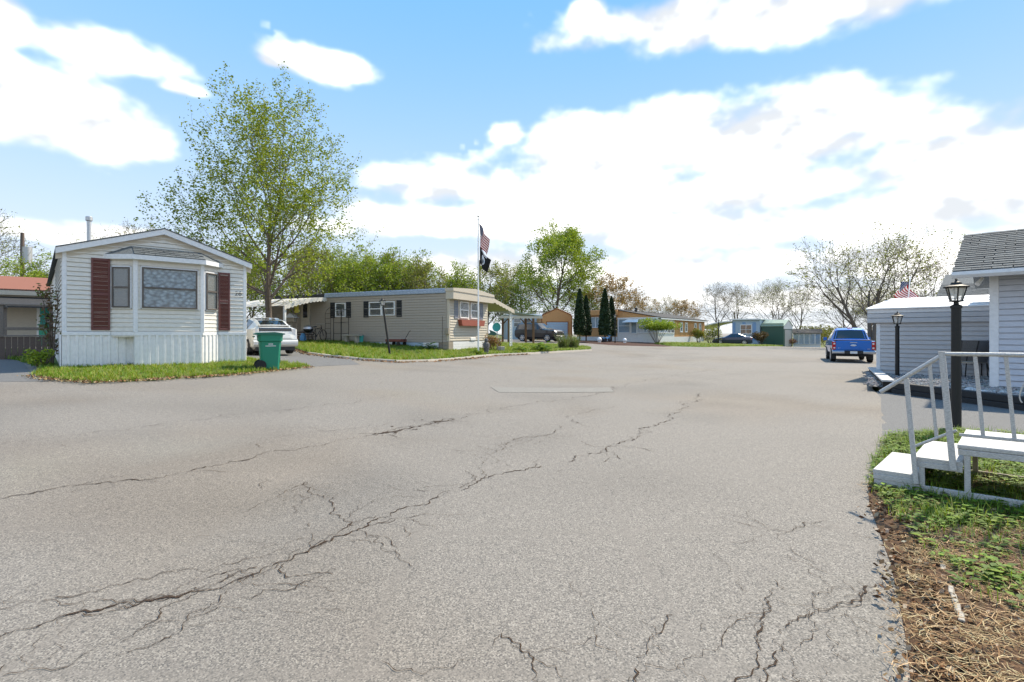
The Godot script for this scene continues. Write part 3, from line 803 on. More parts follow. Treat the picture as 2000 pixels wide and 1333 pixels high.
func home_with_bay() -> void:
	var o := thing("mobile_home", "white single-wide home with red louvred shutters and a bay window", "mobile home", -11.0, 12.5, 0.55, 43)
	var W := 4.15
	core(o, M.white_siding, V(0.012, 0.1, -13.9), V(W - 0.012, 3.05, -0.012))
	var gab := MB.new()
	gab.prism(PackedVector2Array([Vector2(0.012, 3.05), Vector2(W - 0.012, 3.05), Vector2(W / 2, 3.69)]), -13.9, -0.014)
	put(gab, "gable", M.white_siding, o)
	siding(o, face(0, 0, 0), 0.09, W - 0.09, 1.0, 3.0, 0.114, M.white_siding)
	var y := 1.0 + 0.114 * 18
	while y < 3.66:
		var f0 := clampf((3.69 - y) / 0.64, 0, 1) * W / 2; var f1 := clampf((3.69 - y - 0.114) / 0.64, 0, 1) * W / 2
		put_mesh(board_mesh(W / 2 - f0, W / 2 + f0, minf(0.114, 3.69 - y), 0.03, Vector2(f0 - f1, f1 - f0)), "siding_board", M.white_siding, o, Transform3D(Basis(), V(0, y, 0)))
		y += 0.114
	siding(o, face(0, -5.0, -90), 0.0, 4.95, 1.0, 3.0, 0.114, M.white_siding)
	siding(o, face(W, 0.0, 90), 0.05, 5.0, 1.0, 3.0, 0.114, M.white_siding)
	for x in [0.0, W - 0.09]: bx(o, "corner_trim", M.white_trim, V(x, 0.98, -0.09), V(x + 0.09, 3.06, 0.026), 0.008)
	# skirting follows the bay
	var bay := PackedVector2Array([Vector2(0.95, 0), Vector2(1.42, 0.33), Vector2(2.93, 0.33), Vector2(3.38, 0)])
	ribbed(o, face(0, 0, 0), 0.0, 1.42, 0.0, 0.92, M.skirt_white)
	ribbed(o, face(0, 0.33, 0), 1.42, 2.93, 0.0, 0.92, M.skirt_white)
	ribbed(o, face(2.93, 0.33, 36.2), 0.0, 0.56, 0.0, 0.92, M.skirt_white)
	ribbed(o, face(0, 0, 0), 3.38, W, 0.0, 0.92, M.skirt_white)
	ribbed(o, face(0, -13.9, -90), 0.0, 13.9, 0.0, 0.92, M.skirt_white)
	bx(o, "skirting_side", M.skirt_white, V(1.40, 0, 0.0), V(1.42, 0.92, 0.35))
	for b in [[0.0, 0.02, 0.93], [3.40, 0.02, W]]: bx(o, "base_trim", M.white_trim, V(b[0], 0.90, 0.0), V(b[2], 1.0, 0.04), 0.01)
	var core_bay := MB.new()
	plan_prism(core_bay, bay, 0.86, 3.0)
	put(core_bay, "bay", M.white_siding, o)
	var bt := MB.new()
	plan_prism(bt, PackedVector2Array([Vector2(0.92, 0.0), Vector2(1.41, 0.365), Vector2(2.94, 0.365), Vector2(3.41, 0.0)]), 0.90, 1.0)
	put(bt, "bay_base_trim", M.white_trim, o)
	var fl := face(0.95, 0, -35.1); var fr := face(2.93, 0.33, 36.2); var fc := face(1.42, 0.33, 0)
	siding(o, fl, 0.02, 0.55, 1.0, 2.9, 0.114, M.white_siding, 0.024)
	siding(o, fr, 0.02, 0.54, 1.0, 2.9, 0.114, M.white_siding, 0.024)
	siding(o, fc, 0.03, 1.48, 1.0, 2.9, 0.114, M.white_siding, 0.024)
	for p in [Vector2(1.42, 0.33), Vector2(2.93, 0.33)]:
		var cp := MB.new()
		cp.cbox(V(p.x - 0.05, 1.0, p.y - 0.05), V(p.x + 0.05, 2.92, p.y + 0.035), 0.012)
		put(cp, "corner_trim", M.white_trim, o)
	window(o, Transform3D(fl.basis, fl.origin + fl.basis.z * 0.012), 0.05, 0.47, 1.62, 2.66, M.bronze, M.fabric_and_dark_room, true, 0.035)
	window(o, Transform3D(fr.basis, fr.origin + fr.basis.z * 0.012), 0.08, 0.48, 1.62, 2.66, M.bronze, M.fabric_and_dark_room, true, 0.035)
	window(o, Transform3D(fc.basis, fc.origin + fc.basis.z * 0.012), 0.13, 1.38, 1.62, 2.68, M.bronze, M.lace, true, 0.035)
	for w in [[fc, 0.10, 1.41, 1.59, 2.71], [fl, 0.02, 0.50, 1.59, 2.69], [fr, 0.05, 0.51, 1.59, 2.69]]:
		var tr := MB.new()
		var at: Transform3D = w[0]
		tr.xf = at
		for b in [[w[1], w[3], w[1] + 0.03, w[4]], [w[2] - 0.03, w[3], w[2], w[4]], [w[1], w[4] - 0.03, w[2], w[4]], [w[1], w[3], w[2], w[3] + 0.03]]: tr.box(V(b[0], b[1], 0.0), V(b[2], b[3], 0.05))
		put(tr, "window_trim", M.white_trim, o)
	shutter(o, face(0, 0, 0, 0), 0.55, 0.93, 1.04, 2.86, M.red_shutter, 22)
	shutter(o, face(0, 0, 0, 0), 3.40, 3.70, 1.04, 2.72, M.red_shutter, 22)
	# bay roof
	var e := [V(0.78, 2.98, 0.0), V(1.36, 2.98, 0.50), V(2.99, 2.98, 0.50), V(3.55, 2.98, 0.0)]
	var t0 := V(1.35, 3.24, 0.03); var t1 := V(2.95, 3.24, 0.03)
	var br := MB.new()
	br.quad(e[1], e[2], t1, t0); br.tri(e[0], e[1], t0); br.tri(e[2], e[3], t1)
	put(br, "bay_roof", M.shingle_b, o)
	var fa := MB.new()
	for k in 3:
		fa.quad(e[k] - V(0, 0.12, 0), e[k + 1] - V(0, 0.12, 0), e[k + 1], e[k])
	fa.quad(e[0] - V(0, 0.12, 0), e[3] - V(0, 0.12, 0), e[2] - V(0, 0.12, 0), e[1] - V(0, 0.12, 0))
	put(fa, "bay_fascia", M.white_trim, o)
	var bs := slope(V(1.36, 2.985, 0.50), V(2.99, 2.985, 0.50), V(1.36, 3.245, 0.03))
	shingles(o, bs, 4, 7, 0.23, 0.12, func(_h): return Vector2(0.02, 1.6))
	# main roof
	for s in [[-0.12, W / 2], [W + 0.12, W / 2]]:
		var x0: float = s[0]; var x1: float = s[1]
		var y0 := 3.06; var y1 := 3.80
		var pts := [V(x0, y0, 0.16), V(x1, y1, 0.16), V(x1, y1, -13.9), V(x0, y0, -13.9)]
		if x0 > x1: pts = [pts[1], pts[0], pts[3], pts[2]]
		slab(o, "roof", M.shingle_c, pts, 0.03)
		var fb := MB.new()
		var q := [V(x0, y0 - 0.17, 0.15), V(x1, y1 - 0.17, 0.15), V(x1, y1 - 0.03, 0.15), V(x0, y0 - 0.03, 0.15)]
		if x0 > x1: q = [q[1], q[0], q[3], q[2]]
		fb.quad(q[0], q[1], q[2], q[3])
		var bk := V(0, 0, -0.15)
		fb.quad(q[1] + bk, q[0] + bk, q[3] + bk, q[2] + bk)
		fb.quad(q[0] + bk, q[1] + bk, q[1], q[0])
		put(fb, "rake_board", M.white_trim, o)
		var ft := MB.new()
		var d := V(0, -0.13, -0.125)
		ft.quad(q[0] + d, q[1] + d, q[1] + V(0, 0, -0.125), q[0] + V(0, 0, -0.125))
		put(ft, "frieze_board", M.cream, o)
	var vp := MB.new()
	vp.tube(V(0.75, 3.3, -4.0), V(0.75, 4.5, -4.0), 0.06, 0.06, 14)
	vp.lathe([[0.06, 4.45], [0.09, 4.47], [0.09, 4.58], [0.07, 4.6], [0, 4.6]], 14, V(0.75, 0, -4.0))
	put(vp, "vent_pipe", M.galv, o)
	var num := TextMesh.new()
	num.text = "26"
	num.font = SystemFont.new()
	num.font.font_names = PackedStringArray(["Droid Sans"])
	num.font_size = 20
	num.pixel_size = 0.0085
	num.depth = 0.01
	put_mesh(num, "house_number", M.black_plastic, o, Transform3D(Basis(), V(3.93, 2.13, 0.022)))

func deck() -> void:
	var o := thing("wooden_deck", "weathered wooden deck and railing beside the white home with red shutters", "deck", -11.0, 12.5, 0.62, 43)
	var z0 := -4.6; var z1 := -7.2; var x0 := -1.25; var x1 := -0.06
	for k in 9: bx(o, "skirt_board", M.wood_old, V(x0 + k * 0.132, 0.0, z0 - 0.01), V(x0 + k * 0.132 + 0.125, 0.78, z0 + 0.012))
	for k in 16: bx(o, "skirt_board", M.wood_old, V(x0 - 0.012, 0.0, z0 - k * 0.16 - 0.15), V(x0 + 0.01, 0.78, z0 - k * 0.16))
	for k in 18: bx(o, "deck_board", M.wood_rail, V(x0 - 0.05, 0.79, z0 + 0.05 - k * 0.148 - 0.14), V(x1, 0.83, z0 + 0.05 - k * 0.148))
	for p in [[x0, z0], [x1 - 0.1, z0], [x0, z1 + 0.1]]: bx(o, "post", M.wood_rail, V(p[0], 0.83, p[1] - 0.09), V(p[0] + 0.09, 1.72, p[1]), 0.008)
	bx(o, "top_rail", M.wood_rail, V(x0 - 0.06, 1.72, z0 - 0.12), V(x1 + 0.02, 1.76, z0 + 0.05), 0.006)
	bx(o, "lower_rail", M.wood_rail, V(x0 + 0.09, 0.98, z0 - 0.06), V(x1 - 0.1, 1.07, z0 - 0.02), 0.006)
	bx(o, "top_rail", M.wood_rail, V(x0 - 0.06, 1.72, z1), V(x0 + 0.11, 1.76, z0 - 0.12), 0.006)

func tan_home() -> void:
	var o := thing("mobile_home", "long tan single-wide home with black shutters and a red flower box", "mobile home", -3.26, 26.3, 0.5, 65)
	var W := 4.27; var L := 13.0
	core(o, M.cream, V(1.6, 0.05, -L), V(W - 0.012, 3.1, -0.012))
	core(o, M.cream, V(0.07, 0.05, -0.3), V(1.6, 3.1, -0.012))
	core(o, M.cream, V(0.07, 0.05, -L), V(1.6, 3.1, -L + 0.2))
	core(o, M.tan_siding, V(0.07, 0.05, -L + 0.2), V(1.6, 0.6, -0.3))
	siding(o, face(0, 0, 0), 0.1, W - 0.1, 0.62, 2.8, 0.14, M.cream, 0.04)
	var fs := face(0, -L, -90)
	var open := [[L - 5.12, L - 3.40, 2.0, 2.73], [L - 7.58, L - 6.86, 1.97, 2.73]]
	sheathing(o, fs, M.tan_siding, 0.0, L - 0.02, 0.5, 3.1, open)
	siding(o, fs, 0.0, L - 0.1, 0.55, 3.05, 0.14, M.tan_siding, 0.04, open)
	siding(o, face(W, 0, 90), 0.1, L, 0.62, 3.05, 0.14, M.cream, 0.04)
	for x in [0.0, W - 0.1]: bx(o, "corner_trim", M.cream, V(x, 0.6, -0.1), V(x + 0.1, 3.08, 0.03), 0.008)
	for k in 4: bx(o, "skirting_panel", M.skirt_white, V(0.42, 0.02 + k * 0.14, 0.0), V(W - 0.2, 0.155 + k * 0.14, 0.022 - (k % 2) * 0.004))
	for k in 9: bx(o, "skirting_panel", M.pale_blue if k % 3 else M.skirt_white, V(-0.03, 0.02, -0.6 - k * 0.95), V(-0.01, 0.53, -1.54 - k * 0.95))
	for k in 3: bx(o, "pier_block", M.worn_beige, V(-0.02, 0.0 + k * 0.2, -0.42), V(0.40, 0.19 + k * 0.2, 0.02), 0.01)
	var fb := MB.new()
	fb.prism(PackedVector2Array([Vector2(-0.12, 2.78), Vector2(W + 0.12, 2.78), Vector2(W + 0.12, 3.25), Vector2(W * 0.5, 3.42), Vector2(-0.12, 3.30)]), -0.1, 0.36)
	put(fb, "roof_overhang", M.cream, o)
	var seam := MB.new()
	seam.prism(PackedVector2Array([Vector2(-0.16, 3.18), Vector2(W + 0.16, 3.14), Vector2(W + 0.16, 3.27), Vector2(W * 0.5, 3.45), Vector2(-0.16, 3.33)]), -0.12, 0.39)
	put(seam, "roof_cap", M.cream, o)
	var rf := MB.new()
	rf.prism(PackedVector2Array([Vector2(-0.02, 3.1), Vector2(W + 0.02, 3.1), Vector2(W + 0.02, 3.26), Vector2(W * 0.5, 3.40), Vector2(-0.02, 3.31)]), -L, -0.12)
	put(rf, "roof", M.roof_dark, o)
	bx(o, "roof_edge", M.roof_mottle, V(-0.1, 3.08, -8.4), V(-0.02, 3.34, -0.12), 0.03)
	window(o, face(0, 0.014, 0), 1.05, 1.95, 1.82, 2.72, M.plain_white, M.fabric_and_dark_room)
	window(o, face(0, 0.014, 0), 2.2, 3.1, 1.82, 2.72, M.plain_white, M.fabric_and_dark_room)
	shutter(o, face(0, 0.01, 0), 0.50, 0.86, 1.80, 2.74, M.grey_shutter, 10)
	shutter(o, face(0, 0.01, 0), 3.28, 3.64, 1.80, 2.74, M.grey_shutter, 10)
	var box := MB.new()
	box.prism(PackedVector2Array([Vector2(0.98, 1.42), Vector2(3.40, 1.42), Vector2(3.52, 1.74), Vector2(0.86, 1.74)]), 0.02, 0.26)
	put(box, "flower_box", M.red_box, o)
	window(o, Transform3D(fs.basis, fs.origin + V(-0.014, 0, 0)), L - 5.14, L - 4.28, 1.98, 2.75, M.plain_white, null)
	window(o, Transform3D(fs.basis, fs.origin + V(-0.014, 0, 0)), L - 4.26, L - 3.38, 1.98, 2.75, M.plain_white, null)
	window(o, Transform3D(fs.basis, fs.origin + V(-0.014, 0, 0)), L - 7.6, L - 6.84, 1.95, 2.75, M.plain_white, null)
	for t in [2.93, 5.2, 6.46, 7.66]: shutter(o, Transform3D(fs.basis, fs.origin + V(-0.01, 0, 0)), L - t - 0.34, L - t, 1.9, 2.8, M.black_shutter, 10)
	var dr := sub(o, "door", Transform3D(fs.basis, fs.origin + V(-0.02, 0, 0)))
	bx(dr, "door_leaf", M.cream, V(L - 10.3, 1.2, 0.0), V(L - 9.6, 2.95, 0.05))
	bx(dr, "door_window", M.car_glass, V(L - 10.12, 1.95, 0.04), V(L - 9.78, 2.75, 0.055))
	bx(o, "crawl_opening_panel", M.wood_old, V(-0.03, 0.35, -10.9), V(-0.005, 1.15, -9.3))  # brown panel stands in for the dark, shaded crawl-space opening
	# entrance awning on the long side
	var mb := MB.new()
	for k in 15:
		var z := -8.3 - k * 0.3
		var pm := MB.new()
		for q in 6:
			var a := q / 6.0; var b := (q + 1) / 6.0
			var p0 := V(-3.0 * a, 3.08 - 0.62 * pow(a, 1.8), z); var p1 := V(-3.0 * b, 3.08 - 0.62 * pow(b, 1.8), z)
			for r in [[0.0, 0.0, 0.02], [0.02, 0.02, 0.0], [0.0, 0.15, 0.0]]: pass
			var w := V(0, 0, -0.29); var up := V(0, 0.02, 0)
			pm.quad(p1 + up, p0 + up, p0 + w + up, p1 + w + up); pm.quad(p0, p1, p1 + w, p0 + w)
			pm.quad(p0, p0 + up, p1 + up, p1); pm.quad(p1 + w, p1 + w + up, p0 + w + up, p0 + w)
		put(pm, "awning_panel", M.cream if k % 2 else M.white_siding, o)
	var val := PackedVector2Array()
	for q in 25:
		var a := q / 24.0
		val.append(Vector2(-3.02 * a, 3.10 - 0.62 * pow(a, 1.8)))
	for q in 49:
		var a := 1.0 - q / 48.0
		val.append(Vector2(-3.02 * a, 2.90 - 0.62 * pow(a, 1.8) - (0.045 if q % 4 < 2 else 0.0)))
	mb.prism(val, -8.30, -8.27)
	put(mb, "valance", M.white_siding, o)
	for p in [[-2.9, -8.4], [-2.9, -12.6]]:
		var pp := MB.new()
		pp.cbox(V(p[0] - 0.06, -0.1, p[1] - 0.06), V(p[0] + 0.06, 2.5, p[1] + 0.06), 0.01)
		put(pp, "awning_post", M.plain_white, o)
	slab(o, "carport_roof", M.worn_beige, [V(-3.6, 2.72, -12.9), V(0.2, 3.05, -12.9), V(0.2, 3.05, -18), V(-3.6, 2.72, -18)], 0.12)
	for p in [[-3.5, -13.1], [-3.5, -15.4], [-3.5, -17.8]]: bx(o, "carport_post", M.plain_white, V(p[0] - 0.04, -0.1, p[1] - 0.04), V(p[0] + 0.04, 2.7, p[1] + 0.04))
	# porch awning on the other side
	slab(o, "porch_roof", M.cream, [V(W, 3.18, 0.15), V(7.7, 2.52, 0.15), V(7.7, 2.52, -4.2), V(W, 3.18, -4.2)], 0.05)
	var pv := PackedVector2Array([Vector2(W, 3.20), Vector2(W, 2.98)])
	for q in 33:
		var a := q / 32.0
		pv.append(Vector2(lerpf(W, 7.72, a), lerpf(2.98, 2.32, a) - (0.04 if q % 4 < 2 else 0.0)))
	pv.append(Vector2(7.72, 2.54))
	var pvm := MB.new()
	pvm.prism(pv, 0.15, 0.18)
	put(pvm, "valance", M.cream, o)
	for zz in [0.05, -4.0]:
		var lp := MB.new()
		for x in [7.28, 7.54]: lp.cbox(V(x - 0.03, -0.1, zz - 0.03), V(x + 0.03, 2.42, zz + 0.03), 0.006)
		for k in 12:
			var yy := 0.15 + k * 0.18
			lp.tube(V(7.3, yy, zz), V(7.52, yy + 0.18, zz), 0.01, 0.01, 5); lp.tube(V(7.52, yy, zz), V(7.3, yy + 0.18, zz), 0.01, 0.01, 5)
		put(lp, "lattice_post", M.plain_white, o)
	bx(o, "porch_panel", M.plain_white, V(5.6, 0.15, -3.6), V(7.0, 1.35, -3.55))
	bx(o, "porch_wall", M.cream, V(W, 0.5, -4.3), V(7.4, 2.6, -4.2))
	bx(o, "meter_box", M.worn_beige, V(-0.14, 0.98, -0.16), V(0.02, 1.28, 0.06), 0.02)
	bx(o, "outlet_box", M.plain_white, V(2.2, 0.62, 0.02), V(2.75, 0.78, 0.06), 0.01)
	bx(o, "cable", M.black_iron, V(-0.055, 0.1, -0.35), V(-0.045, 1.9, -0.34))

func orange_home() -> void:
	var o := thing("mobile_home", "orange home with white sunroom and long grey roofed wing of narrow windows", "mobile home", 13.7, 48, 0.58, -36)
	core(o, M.orange, V(-8.6, 0.1, -13), V(-4.1, 3.1, -0.02))
	for k in 11: bx(o, "wall_panel", M.orange, V(-8.6 + k * 0.41, 0.62, -0.02), V(-8.6 + k * 0.41 + 0.40, 2.75, 0.005 + 0.004 * (k % 2)))
	bx(o, "roof_overhang", M.orange, V(-8.75, 2.72, -0.3), V(-4.0, 3.28, 0.3), 0.05)
	for k in 8: bx(o, "skirting_panel", M.skirt_white, V(-8.6 + k * 0.56, 0.02, -0.01), V(-8.6 + k * 0.56 + 0.55, 0.6, 0.02))
	window(o, face(0, 0.01, 0), -7.3, -5.6, 1.5, 2.6, M.plain_white, M.pale_blue, false, 0.06, 1)
	# sunroom and wing under one long sloped roof
	core(o, M.plain_white, V(-4.1, 0.05, -4.6), V(0, 2.45, -0.03))
	for k in 2: bx(o, "base_panel", M.skirt_white, V(-4.1 + k * 2.05, 0.05, -0.03), V(-4.1 + k * 2.05 + 2.03, 0.95, 0.0))
	for w in [[-4.0, -2.75, 0.98, 2.38, 0], [-2.7, -2.05, 0.9, 2.2, 0], [-2.0, -1.05, 0.98, 2.38, 0], [-1.0, -0.05, 0.98, 2.38, 0]]: window(o, face(0, -0.03, 0), w[0], w[1], w[2], w[3], M.plain_white, M.pale_blue, w[0] != -2.7, 0.07)
	slab(o, "door_awning", M.plain_white, [V(-3.1, 2.3, 0.02), V(-3.3, 2.02, 0.75), V(-1.7, 2.02, 0.75), V(-1.9, 2.3, 0.02)], 0.02)
	var fr := face(0, -0.03, 90)
	for k in 4: window(o, fr, 0.1 + k * 1.1, 1.15 + k * 1.1, 0.95, 2.3, M.plain_white, M.pale_blue if k < 2 else M.fabric_and_dark_room, k < 2, 0.07)  # grey backings stand in for the unlit room behind the panes
	bx(o, "base_panel", M.skirt_white, V(-0.01, 0.05, -4.6), V(0.015, 0.92, -0.03))
	core(o, M.orange, V(-4.1, 0.1, -15.4), V(0.0, 2.3, -4.62))
	for k in 26: bx(o, "wall_panel", M.orange, V(-0.01, 0.62, -4.64 - k * 0.41 - 0.40), V(0.008 + 0.004 * (k % 2), 2.3, -4.64 - k * 0.41))
	for k in 7: bx(o, "skirting_panel", M.skirt_white, V(-0.01, 0.02, -4.64 - k * 1.5 - 1.48), V(0.015, 0.6, -4.64 - k * 1.5))
	for t in [6.3, 7.9, 11.2, 13.0]: window(o, face(0.012, -0.03, 90), t, t + 0.75, 1.05, 2.1, M.plain_white, M.fabric_and_dark_room, true, 0.14)  # grey sheets behind the glass stand in for the dark rooms
	var g := MB.new()
	g.prism(PackedVector2Array([Vector2(-4.1, 2.45), Vector2(0.0, 2.45), Vector2(0.0, 2.5), Vector2(-4.1, 3.25)]), -0.2, -0.04)
	put(g, "gable", M.orange, o)
	slab(o, "roof", M.roof_dark, [V(-4.1, 3.28, 0.05), V(0.35, 2.46, 0.05), V(0.35, 2.46, -15.6), V(-4.1, 3.28, -15.6)], 0.06)
	bx(o, "fascia", M.plain_white, V(0.30, 2.28, -15.6), V(0.34, 2.42, 0.06))
	bx(o, "fascia", M.plain_white, V(-4.1, 2.39, -0.02), V(0.30, 2.47, 0.04))
	bx(o, "roof", M.roof_dark, V(-8.7, 3.28, -13), V(-4.1, 3.33, 0.2))
	var vent := MB.new()
	vent.tube(V(-3.4, 3.1, -3), V(-3.4, 3.5, -3), 0.12, 0.12, 10)
	vent.lathe([[0.18, 3.5], [0.18, 3.56], [0, 3.64]], 10, V(-3.4, 0, -3))
	put(vent, "roof_vent", M.black_plastic, o)

func metal_garage(called: String, label: String, x: float, d: float, y: float, theta: float, w: float, h: float, len: float, body: Material, trim: Material, roofm: Material, door: Material) -> Node3D:
	var o := thing(called, label, "garage", x, d, y, theta)
	var pr := PackedVector2Array([Vector2(0, -0.1), Vector2(w, -0.1), Vector2(w, h * 0.74), Vector2(w * 0.95, h * 0.82), Vector2(w * 0.5, h), Vector2(w * 0.05, h * 0.82), Vector2(0, h * 0.74)])
	var mb := MB.new()
	mb.prism(pr, -len, 0.0)
	put(mb, "wall", body, o)
	var n := int(h / 0.28)
	for k in n:
		var y0 := k * 0.28; var y1 := y0 + 0.27
		var half := w / 2 if y1 < h * 0.74 else clampf((h - y1) / (h * 0.26), 0.0, 1.0) * w * 0.5
		if half < 0.15: continue
		bx(o, "wall_panel", body, V(w / 2 - half + 0.02, y0, 0.0), V(w / 2 + half - 0.02, y1, 0.012))
		if y1 < h * 0.74:
			bx(o, "wall_panel", body, V(w, y0, -len + 0.05), V(w + 0.015, y1, -0.05))
			bx(o, "wall_panel", body, V(-0.015, y0, -len + 0.05), V(0, y1, -0.05))
	for k in range(2, 6):
		var a := pr[k]; var b := pr[k + 1]
		var rm := MB.new()
		var off := V(0, 0.03, 0)
		rm.quad(V(a.x, a.y, -len - 0.05) + off, V(b.x, b.y, -len - 0.05) + off, V(b.x, b.y, 0.08) + off, V(a.x, a.y, 0.08) + off)
		put(rm, "roof_sheet", roofm, o)
		var tm := MB.new()
		tm.tube(V(a.x, a.y + 0.02, 0.05), V(b.x, b.y + 0.02, 0.05), 0.05, 0.05, 6)
		put(tm, "edge_trim", trim, o)
	for xx in [0.0, w]: bx(o, "edge_trim", trim, V(xx - 0.04, -0.1, 0.0), V(xx + 0.04, h * 0.74, 0.06))
	var dw := w * 0.68; var dh := h * 0.58; var dx := (w - dw) * 0.55
	var dr := sub(o, "roller_door")
	for k in 8: bx(dr, "door_slat", door, V(dx, k * dh / 8, 0.014), V(dx + dw, (k + 1) * dh / 8 - 0.012, 0.035))
	var fm := MB.new()
	fm.box(V(dx - 0.08, 0, 0.013), V(dx, dh + 0.08, 0.05)); fm.box(V(dx + dw, 0, 0.013), V(dx + dw + 0.08, dh + 0.08, 0.05)); fm.box(V(dx, dh, 0.013), V(dx + dw, dh + 0.08, 0.05))
	put(fm, "door_frame", trim, o)
	return o

func far_buildings() -> void:
	metal_garage("metal_garage", "orange arched metal garage with a pale roller door", 3.15, 54.5, 0.72, 2, 3.25, 3.45, 6.5, M.orange, M.orange_dark, M.plain_white, M.pale_blue)
	var t := thing("mobile_home", "pale blue trailer standing behind the black off-road car", "mobile home", -0.6, 60, 0.8, 8)
	core(t, M.pale_blue, V(0, 0, -5), V(4.6, 2.9, 0))
	bx(t, "roof", M.plain_white, V(-0.1, 2.9, -5), V(4.7, 3.02, 0.1))
	siding(t, face(0, 0, 0), 0.0, 4.6, 0.5, 2.85, 0.24, M.pale_blue, 0.02)
	for x in [0.8, 1.9]: window(t, face(0, 0.01, 0), x, x + 0.9, 1.5, 2.5, M.plain_white, M.fabric_and_dark_room)  # grey sheet in each window stands in for the dark interior
	# gazebo with a green roof
	var g := thing("carport", "open shelter with a green metal roof on brown timber posts", "shelter", -0.5, 40.6, 0.68, 10)
	slab(g, "roof", M.pale_green, [V(-0.6, 2.75, 0.4), V(2.9, 2.2, 0.4), V(2.9, 2.2, -3.2), V(-0.6, 2.75, -3.2)], 0.05)
	bx(g, "fascia", M.cream, V(-0.6, 2.02, 0.40), V(2.9, 2.2, 0.44))
	for p in [[0.2, 0.2], [2.2, 0.2], [0.2, -2.8], [2.2, -2.8]]:
		bx(g, "post", M.wood_post, V(p[0] - 0.08, -0.1, p[1] - 0.08), V(p[0] + 0.08, 2.25, p[1] + 0.08), 0.01)
		var br := MB.new()
		br.tube(V(p[0], 1.6, p[1]), V(p[0] + (0.5 if p[0] < 1 else -0.5), 2.15, p[1]), 0.05, 0.05, 6)
		put(br, "brace", M.wood_post, g)
	# homes at the far end
	var b := thing("mobile_home", "pale blue trailer with an arched white carport beside the green shed", "mobile home", 29.5, 68.5, 0.0, -40)
	core(b, M.pale_blue, V(0, 0, -8), V(3.4, 3.3, 0))
	for k in 8: bx(b, "wall_panel", M.pale_blue if k % 3 else M.mid_blue, V(k * 0.425, 0.6, 0), V(k * 0.425 + 0.41, 3.0, 0.02))
	window(b, face(0, 0.02, 0), 1.0, 2.5, 1.4, 2.7, M.plain_white, M.fabric_and_dark_room, true, 0.1, 1)  # dark interior is put in as a grey sheet behind the panes
	bx(b, "roof", M.plain_white, V(-0.2, 3.3, -8), V(3.6, 3.45, 0.3), 0.04)
	var aw := MB.new()
	for q in 8:
		var a := q / 8.0; var c := (q + 1) / 8.0
		var pa := V(-4.6 * a, 3.2 - 1.0 * pow(a, 2.2), 0.2); var pb := V(-4.6 * c, 3.2 - 1.0 * pow(c, 2.2), 0.2)
		aw.quad(pb, pa, pa + V(0, 0, -6), pb + V(0, 0, -6)); aw.quad(pa - V(0, 0.05, 0), pb - V(0, 0.05, 0), pb - V(0, 0.05, 6), pa - V(0, 0.05, 6))
		aw.quad(pb - V(0, 0.14, 0), pa - V(0, 0.14, 0), pa, pb)
	put(aw, "carport_roof", M.plain_white, b)
	for p in [[-4.4, 0.0], [-4.4, -5.5]]: bx(b, "carport_post", M.plain_white, V(p[0] - 0.06, -0.2, p[1] - 0.06), V(p[0] + 0.06, 2.3, p[1] + 0.06))
	var s := thing("shed", "dark green metal shed with a white gable end", "shed", 32.4, 66.5, -0.12, -45)
	core(s, M.green_metal, V(0, -0.1, -3.4), V(2.7, 2.6, 0))
	for k in 9: bx(s, "wall_panel", M.green_metal, V(0, k * 0.28, 0), V(2.7, k * 0.28 + 0.265, 0.02))
	bx(s, "upper_panel", M.pale_green, V(0, 2.53, 0), V(2.7, 2.95, 0.015))
	var ge := MB.new()
	ge.xf = face(2.7, 0, 90)
	ge.prism(PackedVector2Array([Vector2(0, 2.2), Vector2(3.4, 2.2), Vector2(3.4, 2.6), Vector2(1.7, 3.4), Vector2(0, 2.6)]), -0.05, 0.03)
	put(ge, "gable", M.plain_white, s)
	for k in 4: bx(s, "door_panel", M.galv, V(2.7, 0.0, -0.4 - k * 0.65 - 0.63), V(2.73, 2.1, -0.4 - k * 0.65))
	slab(s, "roof", M.pale_green, [V(-0.1, 2.6, 0.15), V(2.8, 2.6, 0.15), V(2.8, 3.42, -1.7), V(-0.1, 3.42, -1.7)], 0.05)
	slab(s, "roof", M.pale_green, [V(2.8, 2.6, -3.55), V(-0.1, 2.6, -3.55), V(-0.1, 3.42, -1.7), V(2.8, 3.42, -1.7)], 0.05)
	var w := thing("sunroom", "low grey roofed outbuilding with a row of tall windows", "outbuilding", 38.2, 69.5, -0.45, -30)
	core(w, M.plain_white, V(0, 0, -3), V(3.2, 2.0, 0))
	for k in 5: window(w, face(0, 0.01, 0), 0.05 + k * 0.63, 0.65 + k * 0.63, 0.5, 1.95, M.plain_white, M.pale_blue, false, 0.06)
	slab(w, "roof", M.roof_dark, [V(-0.2, 2.05, 0.3), V(3.4, 2.05, 0.3), V(3.4, 2.6, -3), V(-0.2, 2.6, -3)], 0.06)
	# left: neighbour behind the deck
	var n := thing("house", "beige house with a red roof and a teal front door", "house", -27.5, 24.3, 0.75, 38)
	core(n, M.cream, V(0, 0, -6), V(6.5, 2.75, 0))
	slab(n, "roof", M.roof_red, [V(-0.3, 3.0, 0.3), V(6.8, 3.0, 0.3), V(6.8, 3.9, -3), V(-0.3, 3.9, -3)], 0.08)
	bx(n, "fascia", M.cream, V(-0.3, 2.7, 0.26), V(6.8, 2.98, 0.3))
	slab(n, "porch_roof", M.roof_dark, [V(-0.2, 2.1, 1.6), V(6.6, 2.1, 1.6), V(6.6, 2.62, 0.05), V(-0.2, 2.62, 0.05)], 0.08)
	var dr := sub(n, "door")
	bx(dr, "door_leaf", M.teal, V(3.75, 0.3, 0.0), V(4.55, 2.2, 0.05))
	bx(dr, "door_frame", M.plain_white, V(3.62, 0.2, 0.0), V(4.68, 2.3, 0.03))
